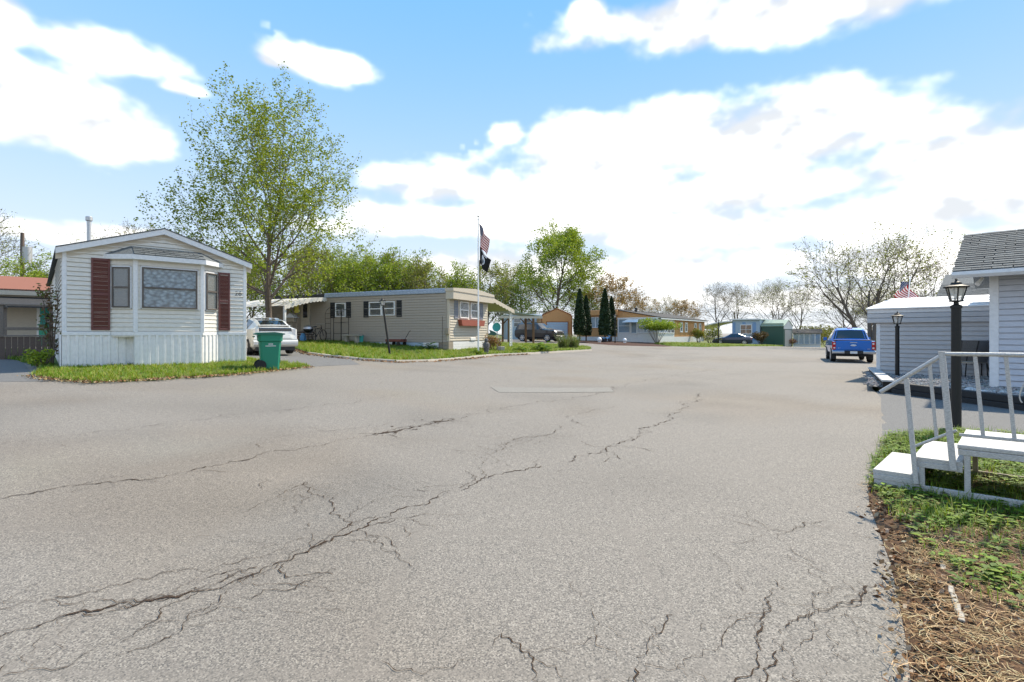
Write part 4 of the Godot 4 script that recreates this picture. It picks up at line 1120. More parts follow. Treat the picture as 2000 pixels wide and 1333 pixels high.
	var ov := MB.new()
	ov.xf = Transform3D(Basis(), V(4.15, 1.35, 0.05))
	ov.ball(Vector3.ZERO, V(0.2, 0.5, 0.015), 14)
	put(ov, "door_light", M.car_glass, dr)
	bx(n, "trellis_panel", M.galv, V(5.0, 0.15, 0.35), V(6.4, 1.7, 0.4))
	for p in [0.2, 4.9]: bx(n, "porch_post", M.plain_white, V(p, 0, 1.5), V(p + 0.1, 2.1, 1.6))
	var nb := thing("wheeled_bin", "dark green refuse bin beside the teal door", "bin", -23.2, 25.6, 0.9, 20)
	bx(nb, "tub", M.bin_green, V(-0.28, 0, -0.3), V(0.28, 1.0, 0.3), 0.05)
	bx(nb, "lid", M.bin_lid, V(-0.31, 1.0, -0.34), V(0.31, 1.07, 0.34), 0.03)

func right_side() -> void:
	var g := thing("garage", "grey sided garage with a white metal roof behind the gravel bed", "garage", 10.7, 15.0, 0.25, -46)
	core(g, M.grey_siding, V(0.01, 0.0, -7.2), V(6, 1.9, -0.01))
	siding(g, face(0, 0, 0), 0.09, 6, 0.06, 1.5, 0.125, M.grey_siding, 0.03)
	bx(g, "corner_trim", M.white_trim, V(-0.01, 0.05, -0.1), V(0.09, 1.54, 0.025), 0.008)
	for k in 3: bx(g, "eave_panel", M.grey_siding if k < 2 else M.white_trim, V(-0.22, 1.56 + k * 0.14, 0.02), V(6, 1.69 + k * 0.14, 0.10 - k * 0.015), 0.012)
	slab(g, "roof", M.plain_white, [V(-0.25, 1.99, 0.12), V(6, 1.99, 0.12), V(6, 2.46, -3.6), V(-0.25, 2.46, -3.6)], 0.03)
	slab(g, "roof", M.plain_white, [V(6, 1.99, -7.3), V(-0.25, 1.99, -7.3), V(-0.25, 2.46, -3.6), V(6, 2.46, -3.6)], 0.03)
	var gg := MB.new()
	gg.xf = face(0, -7.2, -90)
	gg.prism(PackedVector2Array([Vector2(0, 1.5), Vector2(7.2, 1.5), Vector2(7.2, 1.95), Vector2(3.6, 2.43), Vector2(0, 1.95)]), -0.05, 0.0)
	put(gg, "gable", M.grey_siding, g)
	for k in 3: bx(g, "roof_seam", M.white_trim, V(-0.25, 2.06 + k * 0.13, -0.5 - k * 1.0), V(6, 2.085 + k * 0.13, -0.52 - k * 1.0))
	var b := thing("house", "house with blue-grey shingle roof seen over the white garage roof", "house", 17.2, 20.3, 0.2, -46)
	core(b, M.blue_siding, V(0, 0, -6), V(7, 2.6, 0))
	slab(b, "roof", M.shingle_b, [V(-0.3, 2.6, 0.3), V(7, 2.6, 0.3), V(7, 3.9, -3), V(-0.3, 3.9, -3)], 0.06)
	shingles(b, slope(V(-0.3, 2.61, 0.3), V(7, 2.61, 0.3), V(-0.3, 3.91, -3)), 13, 12, 0.3, 0.16, func(_h): return Vector2(0, 3.6))
	var o := thing("house", "light blue clapboard house with a dark shingle roof and white gutter", "house", 10.2, 10.9, 0.3, -46)
	core(o, M.blue_siding, V(0.012, 0.05, -4), V(6, 2.5, -0.012))
	siding(o, face(0, 0, 0), 0.13, 3.5, 0.08, 2.45, 0.125, M.blue_siding, 0.03)
	siding(o, face(0, -4, -90), 0.0, 3.9, 0.08, 2.45, 0.125, M.blue_siding, 0.03)
	bx(o, "corner_trim", M.white_trim, V(-0.02, 0.06, -0.13), V(0.13, 2.48, 0.03), 0.01)
	bx(o, "porch_slab", M.slab, V(-0.35, -0.15, 0.02), V(6, 0.06, 1.0), 0.015)
	var gb := MB.new()
	gb.xf = face(0, -4, -90)
	gb.prism(PackedVector2Array([Vector2(0, 2.45), Vector2(4, 2.45), Vector2(2, 3.5)]), -0.06, -0.01)
	put(gb, "gable", M.blue_siding, o)
	slab(o, "roof_deck", M.shingle_c, [V(-0.55, 2.52, 0.5), V(6, 2.52, 0.5), V(6, 3.64, -2), V(-0.55, 3.64, -2)], 0.05)
	slab(o, "roof_deck", M.shingle_c, [V(6, 2.52, -4.5), V(-0.55, 2.52, -4.5), V(-0.55, 3.64, -2), V(6, 3.64, -2)], 0.05)
	shingles(o, slope(V(-0.57, 2.525, 0.52), V(6, 2.525, 0.52), V(-0.57, 3.645, -2)), 19, 14, 0.31, 0.145, func(_h): return Vector2(-0.01, 3.0))
	slab(o, "soffit", M.cream, [V(-0.53, 2.46, 0.46), V(6, 2.46, 0.46), V(6, 2.46, -0.01), V(-0.53, 2.46, -0.01)], 0.02)
	slab(o, "rake_soffit", M.cream, [V(-0.53, 2.44, 0.45), V(-0.02, 2.44, 0.45), V(-0.02, 3.52, -2.0), V(-0.53, 3.52, -2.0)], 0.02)
	var rk := MB.new()
	rk.quad(V(-0.56, 3.46, -2.0), V(-0.56, 2.36, 0.52), V(-0.56, 2.53, 0.52), V(-0.56, 3.65, -2.0))
	rk.quad(V(-0.53, 2.36, 0.52), V(-0.53, 3.46, -2.0), V(-0.53, 3.65, -2.0), V(-0.53, 2.53, 0.52))
	put(rk, "rake_board", M.white_trim, o)
	var gt := MB.new()
	gt.prism(PackedVector2Array([Vector2(0.49, 2.38), Vector2(0.58, 2.38), Vector2(0.62, 2.44), Vector2(0.61, 2.51), Vector2(0.49, 2.51)]), -6, 0.58)
	var gi := put(gt, "gutter", M.white_trim, o)
	gi.transform = Transform3D(Basis(Vector3.UP, -PI / 2), Vector3.ZERO)
	var sp := MB.new()
	sp.tube(V(-0.12, 2.38, 0.1), V(-0.2, 2.25, 0.2), 0.03, 0.05, 8)
	put(sp, "flood_light", M.plain_white, o)
	for c in [[11.25, 12.55, 200.0, "black framed patio chair facing the grey garage"], [11.9, 13.25, 150.0, "black framed patio chair against the blue house wall"]]:
		var ch := thing("patio_chair", c[3], "chair", c[0], c[1], H(c[0], c[1]) + 0.13, c[2])
		for sx in [-0.25, 0.25]:
			var fm := MB.new()
			fm.path([V(sx, 0, 0.25), V(sx, 0.62, 0.2), V(sx, 0.64, 0.1), V(sx, 0.62, -0.22)], 0.014, 6)
			put(fm, "arm", M.black_iron, ch)
			var lg := MB.new()
			lg.path([V(sx, 0.0, -0.3), V(sx, 0.42, -0.2), V(sx, 0.95, -0.3)], 0.014, 6)
			put(lg, "leg", M.black_iron, ch)
		bx(ch, "seat", M.worn_beige, V(-0.25, 0.40, -0.22), V(0.25, 0.43, 0.24), 0.01)
		var bk := MB.new()
		bk.xf = Transform3D(Basis(Vector3.RIGHT, -0.18), V(0, 0.43, -0.21))
		bk.box(V(-0.24, 0.0, -0.01), V(0.24, 0.52, 0.01))
		put(bk, "backrest", M.fabric_and_dark_room, ch)
	# timber edging of the gravel bed
	for e in [[11.2, 15.9, 8.45, 11.5, "white topped black timber edging the gravel bed along the road", true], [8.5, 11.35, 8.85, 8.7, "long black timber edging the gravel bed beside the driveway", false], [8.85, 8.68, 11.4, 5.9, "black timber edging the gravel bed towards the blue house", false]]:
		var a := Vector2(e[0], e[1]); var c := Vector2(e[2], e[3])
		var ln := a.distance_to(c)
		var tm := thing("edging_timber", e[4], "timber", a.x, a.y, minf(H(a.x, a.y), H(c.x, c.y)), rad_to_deg(atan2(c.y - a.y, c.x - a.x)))
		bx(tm, "beam", M.timber_black, V(0, -0.05, -0.09), V(ln, 0.10, 0.09), 0.012)
		bx(tm, "beam", M.timber_black, V(0.0, 0.105, -0.085), V(ln - 0.05, 0.24, 0.085), 0.012)
		if e[5]: bx(tm, "cap_board", M.timber_white, V(0, 0.243, -0.13), V(ln + 0.05, 0.28, 0.12), 0.008)

func steps() -> void:
	# local x climbs, z points to the near side; the whole stair leans a little
	var o := thing("porch_steps", "white painted steps and landing with a leaning scroll handrail", "steps", 3.28, 4.65, 0.145, -45)
	o.rotation_degrees.z = 0.6
	var wd := 0.95
	var tr := [[0.0, 0.32, 0.125], [0.29, 0.62, 0.285], [0.585, 2.4, 0.43]]
	for k in 3:
		var t: Array = tr[k]
		for q in 2: bx(o, "tread_board", M.step_white, V(t[0], t[2] - 0.035, -wd + q * (wd / 2 + 0.003)), V(t[1], t[2], -wd / 2 - 0.003 + q * (wd / 2 + 0.003)), 0.006)
		for z in [0.0, -wd]: bx(o, "side_rail", M.step_white, V(t[0] + 0.005, t[2] - 0.085, z - 0.028), V(t[1] - 0.005, t[2] - 0.037, z + 0.004), 0.004)
		bx(o, "riser_rail", M.step_white, V(t[0] + 0.002, t[2] - 0.085, -wd + 0.01), V(t[0] + 0.03, t[2] - 0.037, -0.03), 0.004)
	for z in [0.0, -wd]:
		bx(o, "base_rail", M.step_white if z == 0.0 else M.worn_beige, V(0.01, -0.02, z - 0.03), V(2.4, 0.045, z), 0.005)
		for x in [0.01, 0.33, 0.625, 1.6]: bx(o, "leg", M.step_white if z == 0.0 else M.worn_beige, V(x, 0.03, z - 0.03), V(x + 0.04, (0.045 if x < 0.1 else 0.2 if x < 0.5 else 0.345), z), 0.005)
	var r := sub(o, "handrail")
	var lean := -0.065
	var post := func(x: float, y0: float, y1: float, w: float, called: String) -> void:
		var mb := MB.new()
		mb.xf = Transform3D(Basis(V(1, 0, 0), V(lean, 1, 0.0), V(0, 0, 1)), V(x - lean * y0, 0, 0.012))
		mb.cbox(V(-w / 2, y0, -0.004), V(w / 2, y1, w * 0.8), 0.004)
		put(mb, called, M.step_white, r)
	post.call(0.315, 0.06, 0.96, 0.036, "post")
	post.call(0.56, 0.22, 1.20, 0.044, "post")
	post.call(0.455, 0.47, 1.09, 0.024, "baluster")
	for k in 9: post.call(0.745 + k * 0.18, 0.52, 1.17, 0.026, "baluster")
	var bars := MB.new()
	bars.tube(V(0.50, 1.18, 0.03), V(2.4, 1.18, 0.03), 0.016, 0.016, 8)
	bars.tube(V(0.07, 0.83, 0.03), V(0.50, 1.17, 0.03), 0.017, 0.017, 8)
	put(bars, "rail", M.step_white, r)
	var low := MB.new()
	low.cbox(V(0.60, 0.505, 0.018), V(2.4, 0.53, 0.036), 0.003)
	low.tube(V(0.31, 0.38, 0.027), V(0.585, 0.55, 0.027), 0.013, 0.013, 6)
	put(low, "bottom_rail", M.step_white, r)
	for c in [[1.1, 1.0]]:
		var sc := MB.new()
		var p1 := []; var p2 := []
		for q in 25:
			var t := q / 24.0
			var a := lerpf(-0.8, 4.2, t)
			p1.append(V(1.20 + 0.16 * cos(a) * (0.45 + 0.55 * t), 0.78 - 0.13 * t + 0.14 * sin(a) * (0.45 + 0.55 * t), 0.027))
			p2.append(V(1.03 + 0.02 * sin(t * PI) - 0.05 * t + 0.05 * cos(4.5 * t), 1.15 - 0.33 * t + 0.03 * sin(6.0 * t), 0.027))
		sc.path(p1, 0.005, 5); sc.path(p2, 0.005, 5)
		put(sc, "scroll", M.step_white, r)

# ---------- vehicles and yard things ----------
func text_on(parent: Node, s: String, at: Transform3D, size: float, m: Material, called := "lettering") -> void:
	var tm := TextMesh.new()
	tm.text = s
	tm.font = SystemFont.new()
	tm.font.font_names = PackedStringArray(["Droid Sans"])
	tm.font_size = 20
	tm.pixel_size = size / 20.0
	tm.depth = 0.008
	put_mesh(tm, called, m, parent, at)

func vehicles() -> void:
	var pick := [[-2.66, 0.5, 0.85, 0.9, 0.78, 0.6], [-2.5, 0.42, 1.0, 1.06, 0.9, 0.72], [-1.5, 0.4, 1.08, 1.14, 0.92, 0.76], [-1.0, 0.4, 1.12, 1.2, 0.92, 0.76], [-0.2, 0.4, 1.14, 1.76, 0.92, 0.64], [0.65, 0.4, 1.14, 1.8, 0.92, 0.64], [0.95, 0.4, 1.14, 1.70, 0.92, 0.66], [1.18, 0.4, 1.14, 1.18, 0.92, 0.80], [2.58, 0.5, 1.13, 1.15, 0.92, 0.82], [2.66, 0.62, 1.1, 1.13, 0.90, 0.82]]
	var t := car("pickup_truck", "bright blue pickup truck parked at the road side by the grey garage", "pickup truck", 18.66, 28.43, 28, pick, M.paint_blue, [[-1.6, 0.90, 0.38], [1.62, 0.90, 0.38]], [["windscreen", 3.05, 3.95, 6.0, 7.0], ["side_window", 3.7, 4.5, 4.1, 4.95], ["side_window", 4.6, 5.5, 4.1, 4.95], ["rear_window", 6.05, 6.9, 5.3, 7.0]])
	bx(t, "tailgate", M.paint_blue, V(-0.74, 0.66, 2.64), V(0.74, 1.12, 2.69), 0.02)
	bx(t, "bed_cover", M.black_plastic, V(-0.80, 1.155, 1.22), V(0.80, 1.175, 2.66), 0.008)
	for s in [-1.0, 1.0]:
		var tl := sub(t, "tail_light")
		bx(tl, "red_lens", M.tail_red, V(0.77 * s, 0.68, 2.55), V(0.925 * s, 1.08, 2.70), 0.02)
		bx(tl, "clear_lens", M.lamp_clear, V(0.79 * s, 0.94, 2.69), V(0.87 * s, 1.02, 2.712), 0.01)
		bx(tl, "clear_lens", M.lamp_clear, V(0.79 * s, 0.73, 2.69), V(0.87 * s, 0.80, 2.712), 0.01)
		bx(t, "bumper_end", M.steel, V(0.40 * s, 0.46, 2.62), V(0.93 * s, 0.62, 2.80), 0.04)
		bx(t, "mirror", M.paint_blue, V(0.95 * s, 1.12, -0.75), V(1.12 * s, 1.30, -0.6), 0.03)
	bx(t, "bumper_step", M.black_plastic, V(-0.40, 0.44, 2.62), V(0.40, 0.63, 2.78), 0.02)
	bx(t, "number_plate", M.plain_white, V(-0.155, 0.48, 2.782), V(0.155, 0.60, 2.79))
	bx(t, "handle", M.steel, V(-0.15, 1.02, 2.69), V(0.15, 1.06, 2.71), 0.008)
	var em := MB.new()
	em.ball(V(0, 0.90, 2.69), V(0.13, 0.05, 0.02), 14)
	put(em, "badge", M.plain_white, t)
	bx(t, "brake_light", M.tail_red, V(-0.12, 1.76, 0.92), V(0.12, 1.80, 0.97), 0.01)
	bx(t, "underbody", M.black_plastic, V(-0.7, 0.33, -2.2), V(0.7, 0.5, 2.5))
	text_on(t, "RANGER", Transform3D(Basis(), V(0.0, 0.76, 2.692)), 0.17, M.paint_blue)
	text_on(t, "XLT", Transform3D(Basis(), V(-0.62, 0.76, 2.692)), 0.07, M.steel)
	text_on(t, "4x4", Transform3D(Basis(), V(0.63, 0.72, 2.692)), 0.07, M.steel)

	var hyb := [[-2.22, 0.35, 0.60, 0.64, 0.62, 0.45], [-2.05, 0.22, 0.72, 0.77, 0.80, 0.6], [-1.5, 0.2, 0.86, 0.92, 0.86, 0.7], [-1.0, 0.2, 0.93, 1.02, 0.86, 0.68], [-0.1, 0.2, 0.96, 1.47, 0.86, 0.58], [0.6, 0.2, 0.98, 1.49, 0.86, 0.57], [1.3, 0.2, 1.0, 1.38, 0.86, 0.57], [1.9, 0.22, 1.02, 1.16, 0.85, 0.6], [2.08, 0.28, 0.98, 1.08, 0.83, 0.62], [2.2, 0.42, 0.62, 0.66, 0.80, 0.64]]
	# centre of the rear axle sits 1.35 behind the middle
	var p := car("hatchback_car", "silver beige hatchback car parked in the driveway behind the green bin", "car", -10.69, 21.8, -40, hyb, M.paint_silver, [[-1.35, 0.84, 0.32], [1.35, 0.84, 0.32]], [["windscreen", 3.05, 3.95, 6.0, 7.0], ["side_window", 3.75, 4.9, 4.1, 4.95], ["side_window", 5.0, 5.95, 4.1, 4.95], ["rear_window", 5.35, 6.9, 6.05, 7.0]])
	bx(p, "lower_glass", M.car_glass, V(-0.6, 0.90, 2.06), V(0.6, 1.06, 2.13), 0.03)
	for s in [-1.0, 1.0]:
		var tl := sub(p, "tail_light")
		bx(tl, "lens", M.lamp_clear, V(0.60 * s, 0.72, 2.02), V(0.80 * s, 1.02, 2.15), 0.04)
		bx(tl, "red_lens", M.tail_red, V(0.62 * s, 0.66, 2.04), V(0.81 * s, 0.71, 2.16), 0.015)
	bx(p, "bumper", M.paint_silver, V(-0.82, 0.32, 2.0), V(0.82, 0.60, 2.26), 0.08)
	bx(p, "bumper_strip", M.galv, V(-0.80, 0.42, 2.2), V(0.80, 0.48, 2.268), 0.02)
	bx(p, "underbody", M.black_plastic, V(-0.72, 0.17, -1.9), V(0.72, 0.33, 2.18))
	bx(p, "number_plate", M.plain_white, V(-0.155, 0.68, 2.16), V(0.155, 0.79, 2.215))
	bx(p, "hatch_handle", M.galv, V(-0.35, 0.83, 2.13), V(0.35, 0.86, 2.17), 0.01)
	bx(p, "spoiler", M.paint_silver, V(-0.58, 1.14, 1.86), V(0.58, 1.17, 2.06), 0.012)

	var suv := [[-2.15, 0.4, 0.85, 0.92, 0.78, 0.66], [-2.0, 0.32, 0.98, 1.04, 0.86, 0.76], [-1.2, 0.3, 1.04, 1.1, 0.87, 0.76], [-0.8, 0.3, 1.06, 1.2, 0.87, 0.72], [-0.2, 0.3, 1.08, 1.64, 0.87, 0.64], [0.9, 0.3, 1.08, 1.67, 0.87, 0.65], [1.9, 0.32, 1.08, 1.62, 0.86, 0.64], [2.1, 0.36, 1.06, 1.3, 0.84, 0.68], [2.18, 0.45, 0.95, 1.0, 0.82, 0.68]]
	var j := car("off_road_car", "black boxy off-road car parked before the orange garage", "car", 2.5, 46.8, 124, suv, M.paint_black, [[-1.32, 0.85, 0.35], [1.3, 0.85, 0.35]], [["windscreen", 3.05, 3.92, 6.0, 7.0], ["side_window", 3.6, 4.45, 4.1, 4.95], ["side_window", 4.5, 5.1, 4.1, 4.95], ["side_window", 5.2, 5.85, 4.1, 4.95], ["rear_window", 6.1, 6.85, 6.0, 7.0]])
	bx(j, "grille", M.black_plastic, V(-0.5, 0.66, -2.17), V(0.5, 0.9, -2.12), 0.02)
	for s in [-1.0, 1.0]:
		var hl := MB.new()
		hl.ball(V(0.6 * s, 0.8, -2.12), V(0.09, 0.09, 0.05), 12)
		put(hl, "headlight", M.lamp_clear, j)
		bx(j, "roof_rail", M.black_plastic, V(0.58 * s, 1.68, -0.1), V(0.61 * s, 1.73, 1.8))
		bx(j, "mirror", M.paint_black, V(0.88 * s, 1.05, -0.75), V(1.04 * s, 1.2, -0.62), 0.02)
	bx(j, "bumper", M.black_plastic, V(-0.84, 0.36, -2.27), V(0.84, 0.58, -2.0), 0.06)
	bx(j, "number_plate", M.plain_white, V(-0.15, 0.44, -2.285), V(0.15, 0.53, -2.275))
	bx(j, "underbody", M.black_plastic, V(-0.72, 0.24, -1.9), V(0.72, 0.4, 1.9))
	var sed := [[-2.3, 0.3, 0.6, 0.64, 0.65, 0.5], [-2.1, 0.2, 0.74, 0.79, 0.82, 0.62], [-1.3, 0.18, 0.88, 0.94, 0.88, 0.7], [-0.9, 0.18, 0.92, 1.02, 0.88, 0.68], [-0.1, 0.18, 0.95, 1.42, 0.88, 0.58], [0.7, 0.18, 0.96, 1.43, 0.88, 0.57], [1.5, 0.18, 0.98, 1.12, 0.87, 0.62], [2.0, 0.2, 0.98, 1.04, 0.84, 0.66], [2.25, 0.3, 0.9, 0.94, 0.78, 0.6]]
	var s2 := car("sedan_car", "dark navy sedan parked under the arched white carport", "car", 27.6, 64.0, -65, sed, M.paint_navy, [[-1.4, 0.86, 0.33], [1.35, 0.86, 0.33]], [["windscreen", 3.05, 3.95, 6.0, 7.0], ["side_window", 3.75, 4.55, 4.1, 4.95], ["side_window", 4.65, 5.5, 4.1, 4.95], ["rear_window", 5.1, 5.95, 6.0, 7.0]])
	bx(s2, "tail_light", M.tail_red, V(-0.82, 0.74, 2.1), V(0.82, 0.86, 2.2), 0.02)

func bin_tub(o: Node3D) -> void:
	var mb := MB.new()
	var lv := [[0.0, 0.22, 0.24], [0.25, 0.235, 0.26], [0.78, 0.27, 0.31], [0.80, 0.30, 0.345], [0.97, 0.31, 0.36]]
	for k in lv.size() - 1:
		var a: Array = lv[k]; var b: Array = lv[k + 1]
		var ra := []; var rb := []
		for q in 8:
			var c: Array = [[1, -0.8], [1, 0.8], [0.8, 1], [-0.8, 1], [-1, 0.8], [-1, -0.8], [-0.8, -1], [0.8, -1]][q]
			ra.append(V(c[0] * a[1], a[0], c[1] * a[2])); rb.append(V(c[0] * b[1], b[0], c[1] * b[2]))
		for q in 8:
			var r := (q + 1) % 8
			mb.quad(ra[r], ra[q], rb[q], rb[r])
	put(mb, "tub", M.bin_green, o)

func bin() -> void:
	var o := thing("wheeled_bin", "green wheeled refuse bin on the grass edge by the white home", "bin", -6.75, 14.25, H(-6.75, 14.25) + 0.01, 30)
	bin_tub(o)
	var lid := MB.new()
	lid.xf = Transform3D(Basis(Vector3.BACK, 0.0), V(0, 0.97, 0))
	var pl := PackedVector2Array([Vector2(-0.40, 0.0), Vector2(0.35, 0.0), Vector2(0.35, 0.035), Vector2(0.1, 0.075), Vector2(-0.30, 0.06), Vector2(-0.40, 0.03)])
	lid.prism(pl, -0.39, 0.39)
	put(lid, "lid", M.bin_lid, o)
	for z in [-0.25, 0.25]:
		var w := MB.new()
		w.xf = Transform3D(Basis(Vector3.RIGHT, PI / 2), V(-0.24, 0.14, z))
		w.lathe([[0.05, -0.035], [0.135, -0.035], [0.14, 0.0], [0.135, 0.035], [0.05, 0.035], [0, 0.03]], 18)
		put(w, "wheel", M.rubber, o)
	bx(o, "axle", M.steel, V(-0.25, 0.13, -0.22), V(-0.23, 0.15, 0.22))
	bx(o, "handle", M.bin_lid, V(-0.42, 0.90, -0.26), V(-0.38, 0.94, 0.26), 0.012)
	bx(o, "front_recess", M.bin_lid, V(0.235, 0.2, -0.12), V(0.262, 0.74, 0.12), 0.01)
	bx(o, "grab_bar", M.steel, V(0.262, 0.42, -0.13), V(0.285, 0.44, 0.13), 0.005)
	bx(o, "label", M.plain_white, V(0.264, 0.46, -0.10), V(0.268, 0.52, 0.06))
	text_on(o, "WM", Transform3D(Basis(), V(0.0, 0.71, 0.313)), 0.07, M.plain_white)
	bx(o, "stripe", M.plain_white, V(-0.13, 0.655, 0.305), V(0.13, 0.67, 0.312))

func yard() -> void:
	lamp_post(-5.2, 21.86, 2.55, 0.045, "leaning black lamp post on the lawn before the tan home", Vector2(8.0, 0.0))
	lamp_post(9.05, 44.9, 2.6, 0.05, "black lamp post standing by the clipped evergreens of the orange home")
	lamp_post(23.5, 58.2, 2.9, 0.06, "black lamp post on the lawn by the arched white carport")
	lamp_post(10.47, 13.9, 1.85, 0.05, "slim black lamp post close to the grey garage wall")
	lamp_post(6.6, 7.6, 2.17, 0.062, "stout black lamp post standing just behind the white steps")
	var o := thing("flagpole", "tall white flagpole with a finial before the tan home", "flagpole", -1.74, 26.4, H(-1.74, 26.4))
	var mb := MB.new()
	mb.tube(V(0, 0, 0), V(0, 7.05, 0), 0.045, 0.03, 12)
	put(mb, "pole", M.plain_white, o)
	var fn := MB.new()
	fn.ball(V(0, 7.12, 0), V(0.06, 0.06, 0.06), 10); fn.box(V(-0.16, 6.95, -0.02), V(0.16, 6.98, 0.02))
	put(fn, "finial", M.galv, o)
	var us := flag_stripes()
	var f1 := cloth(24, 16, func(u, v): return V(0.04 + 0.52 * u - 0.16 * u * v + 0.06 * sin(7.0 * u + 2.0 * v), -1.0 * v - 0.85 * u * (1.0 - 0.25 * v), 0.09 * sin(9.0 * u + 1.5 * v) * u), us, "flag", self)
	f1.name = "striped_flag"
	f1.position = V(-1.74, H(-1.74, 26.4) + 6.75, -26.4)
	f1.rotation_degrees.y = 0
	tag(f1, "limp stars and stripes flag hanging from the tall flagpole", "flag")
	var bt := Image.create(96, 64, false, Image.FORMAT_RGB8)
	bt.fill(Color(0.03, 0.03, 0.04))
	for y in 64:
		for x in 96:
			if Vector2((x - 44) / 1.15, y - 30).length() < 19: bt.set_pixel(x, y, Color(0.8, 0.82, 0.85) if (Vector2(x - 48, y - 34).length() > 10) else Color(0.08, 0.08, 0.1))
	bt.fill_rect(Rect2i(14, 2, 60, 6), Color(0.75, 0.75, 0.78))
	var f2 := cloth(20, 14, func(u, v): return V(0.03 + 0.6 * u - 0.2 * v * u + 0.06 * sin(6.0 * u + 1.0), -0.85 * v - 0.70 * u * (1.0 - 0.3 * v), 0.08 * sin(8.0 * u + 2.0 * v) * u), ImageTexture.create_from_image(bt), "flag", self)
	f2.name = "black_flag"
	f2.position = V(-1.74, H(-1.74, 26.4) + 5.55, -26.4)
	f2.rotation_degrees.y = 0
	tag(f2, "limp black flag with a pale emblem below the striped flag", "flag")
	var gp := thing("flagpole", "short flagpole rising behind the grey garage roof", "flagpole", 14.6, 19.2, 0.1)
	var gm := MB.new()
	gm.tube(V(0, 0, 0), V(0.35, 3.55, 0), 0.025, 0.02, 8)
	put(gm, "pole", M.plain_white, gp)
	var f3 := cloth(24, 16, func(u, v): return V(-0.32 * v + 0.62 * u + 0.04 * sin(5.0 * v + 6.0 * u), -0.55 * v - 0.62 * u * u, 0.10 * sin(8.0 * u + 2.0 * v)), us, "flag", self)
	f3.name = "striped_flag_001"
	f3.position = V(14.6, 3.45, -19.2)
	tag(f3, "stars and stripes flag showing above the grey garage roof", "flag")
	# things along the tan home
	var b := thing("garden_bench", "small pale stone bench on the lawn by the tan home wall", "bench", -8.76, 28.0, H(-8.76, 28.0) + 0.1, 65)
	bx(b, "seat", M.concrete, V(-0.2, 0.40, -0.55), V(0.2, 0.47, 0.55), 0.015)
	for z in [-0.35, 0.35]: bx(b, "leg", M.concrete, V(-0.13, -0.05, z - 0.07), V(0.13, 0.40, z + 0.07), 0.02)
	var bu := thing("bucket", "teal plastic bucket beside the stone bench", "bucket", -8.35, 28.15, H(-8.35, 28.15) + 0.1)
	var bm := MB.new()
	bm.lathe([[0.0, 0.02], [0.15, 0.0], [0.19, 0.42], [0.205, 0.44], [0.18, 0.44], [0.14, 0.05]], 16)
	put(bm, "pail", M.teal, bu)
	var wg := thing("toy_wagon", "small rusty red pull wagon on the lawn by the tan home", "wagon", -6.1, 26.9, H(-6.1, 26.9) + 0.12, 155)
	bx(wg, "tray", M.rust, V(-0.5, 0.22, -0.25), V(0.5, 0.36, 0.25), 0.02)
	for x in [-0.35, 0.35]:
		for z in [-0.27, 0.27]:
			var wm := MB.new()
			wm.xf = Transform3D(Basis(Vector3.RIGHT, PI / 2), V(x, 0.12, z))
			wm.lathe([[0.0, -0.02], [0.11, -0.02], [0.12, 0.0], [0.11, 0.02], [0, 0.02]], 14)
			put(wm, "wheel", M.rubber, wg)
	var hm := MB.new()
	hm.path([V(-0.5, 0.25, 0), V(-0.85, 0.75, 0), V(-0.85, 0.8, 0.1)], 0.014, 6)
	put(hm, "handle", M.black_iron, wg)
	var pr := thing("propane_tank", "blue propane tank on the grass by the entrance awning", "gas tank", -11.85, 29.0, H(-11.85, 29.0) + 0.1)
	var pm := MB.new()
	pm.lathe([[0.12, 0.0], [0.13, 0.04], [0.17, 0.09], [0.175, 0.3], [0.14, 0.38], [0.05, 0.41], [0.0, 0.41]], 16)
	put(pm, "tank", M.propane, pr)
	var pc := MB.new()
	pc.lathe([[0.11, 0.38], [0.11, 0.5], [0.1, 0.5], [0.1, 0.38]], 14)
	put(pc, "collar", M.propane, pr)
	var gr := thing("kettle_grill", "black kettle grill with a silver lid under the entrance awning", "grill", -11.45, 28.75, H(-11.45, 28.75) + 0.1)
	var g1 := MB.new()
	g1.ball(V(0, 0.72, 0), V(0.27, 0.2, 0.27), 16)
	put(g1, "bowl", M.black_iron, gr)
	var g2 := MB.new()
	g2.lathe([[0.275, 0.74], [0.25, 0.86], [0.12, 0.93], [0, 0.94]], 16)
	put(g2, "lid", M.steel, gr)
	for k in 3:
		var lg := MB.new()
		lg.tube(V(cos(k * 2.1) * 0.12, 0.6, sin(k * 2.1) * 0.12), V(cos(k * 2.1) * 0.3, 0, sin(k * 2.1) * 0.3), 0.014, 0.014, 6)
		put(lg, "leg", M.black_iron, gr)
	var bc := thing("bicycle", "old dark bicycle leaning by the tan home entrance", "bicycle", -10.85, 28.65, H(-10.85, 28.65) + 0.1, 75)
	bc.rotation_degrees.z = 6
	for x in [-0.5, 0.5]:
		var wm := MB.new()
		for k in 20: wm.tube(V(x + cos(TAU * k / 20) * 0.31, 0.33 + sin(TAU * k / 20) * 0.31, 0), V(x + cos(TAU * (k + 1) / 20) * 0.31, 0.33 + sin(TAU * (k + 1) / 20) * 0.31, 0), 0.022, 0.022, 6, false)
		for k in 8: wm.tube(V(x, 0.33, 0), V(x + cos(TAU * k / 8) * 0.3, 0.33 + sin(TAU * k / 8) * 0.3, 0), 0.004, 0.004, 4, false)
		put(wm, "wheel", M.rubber, bc)
	var fm := MB.new()
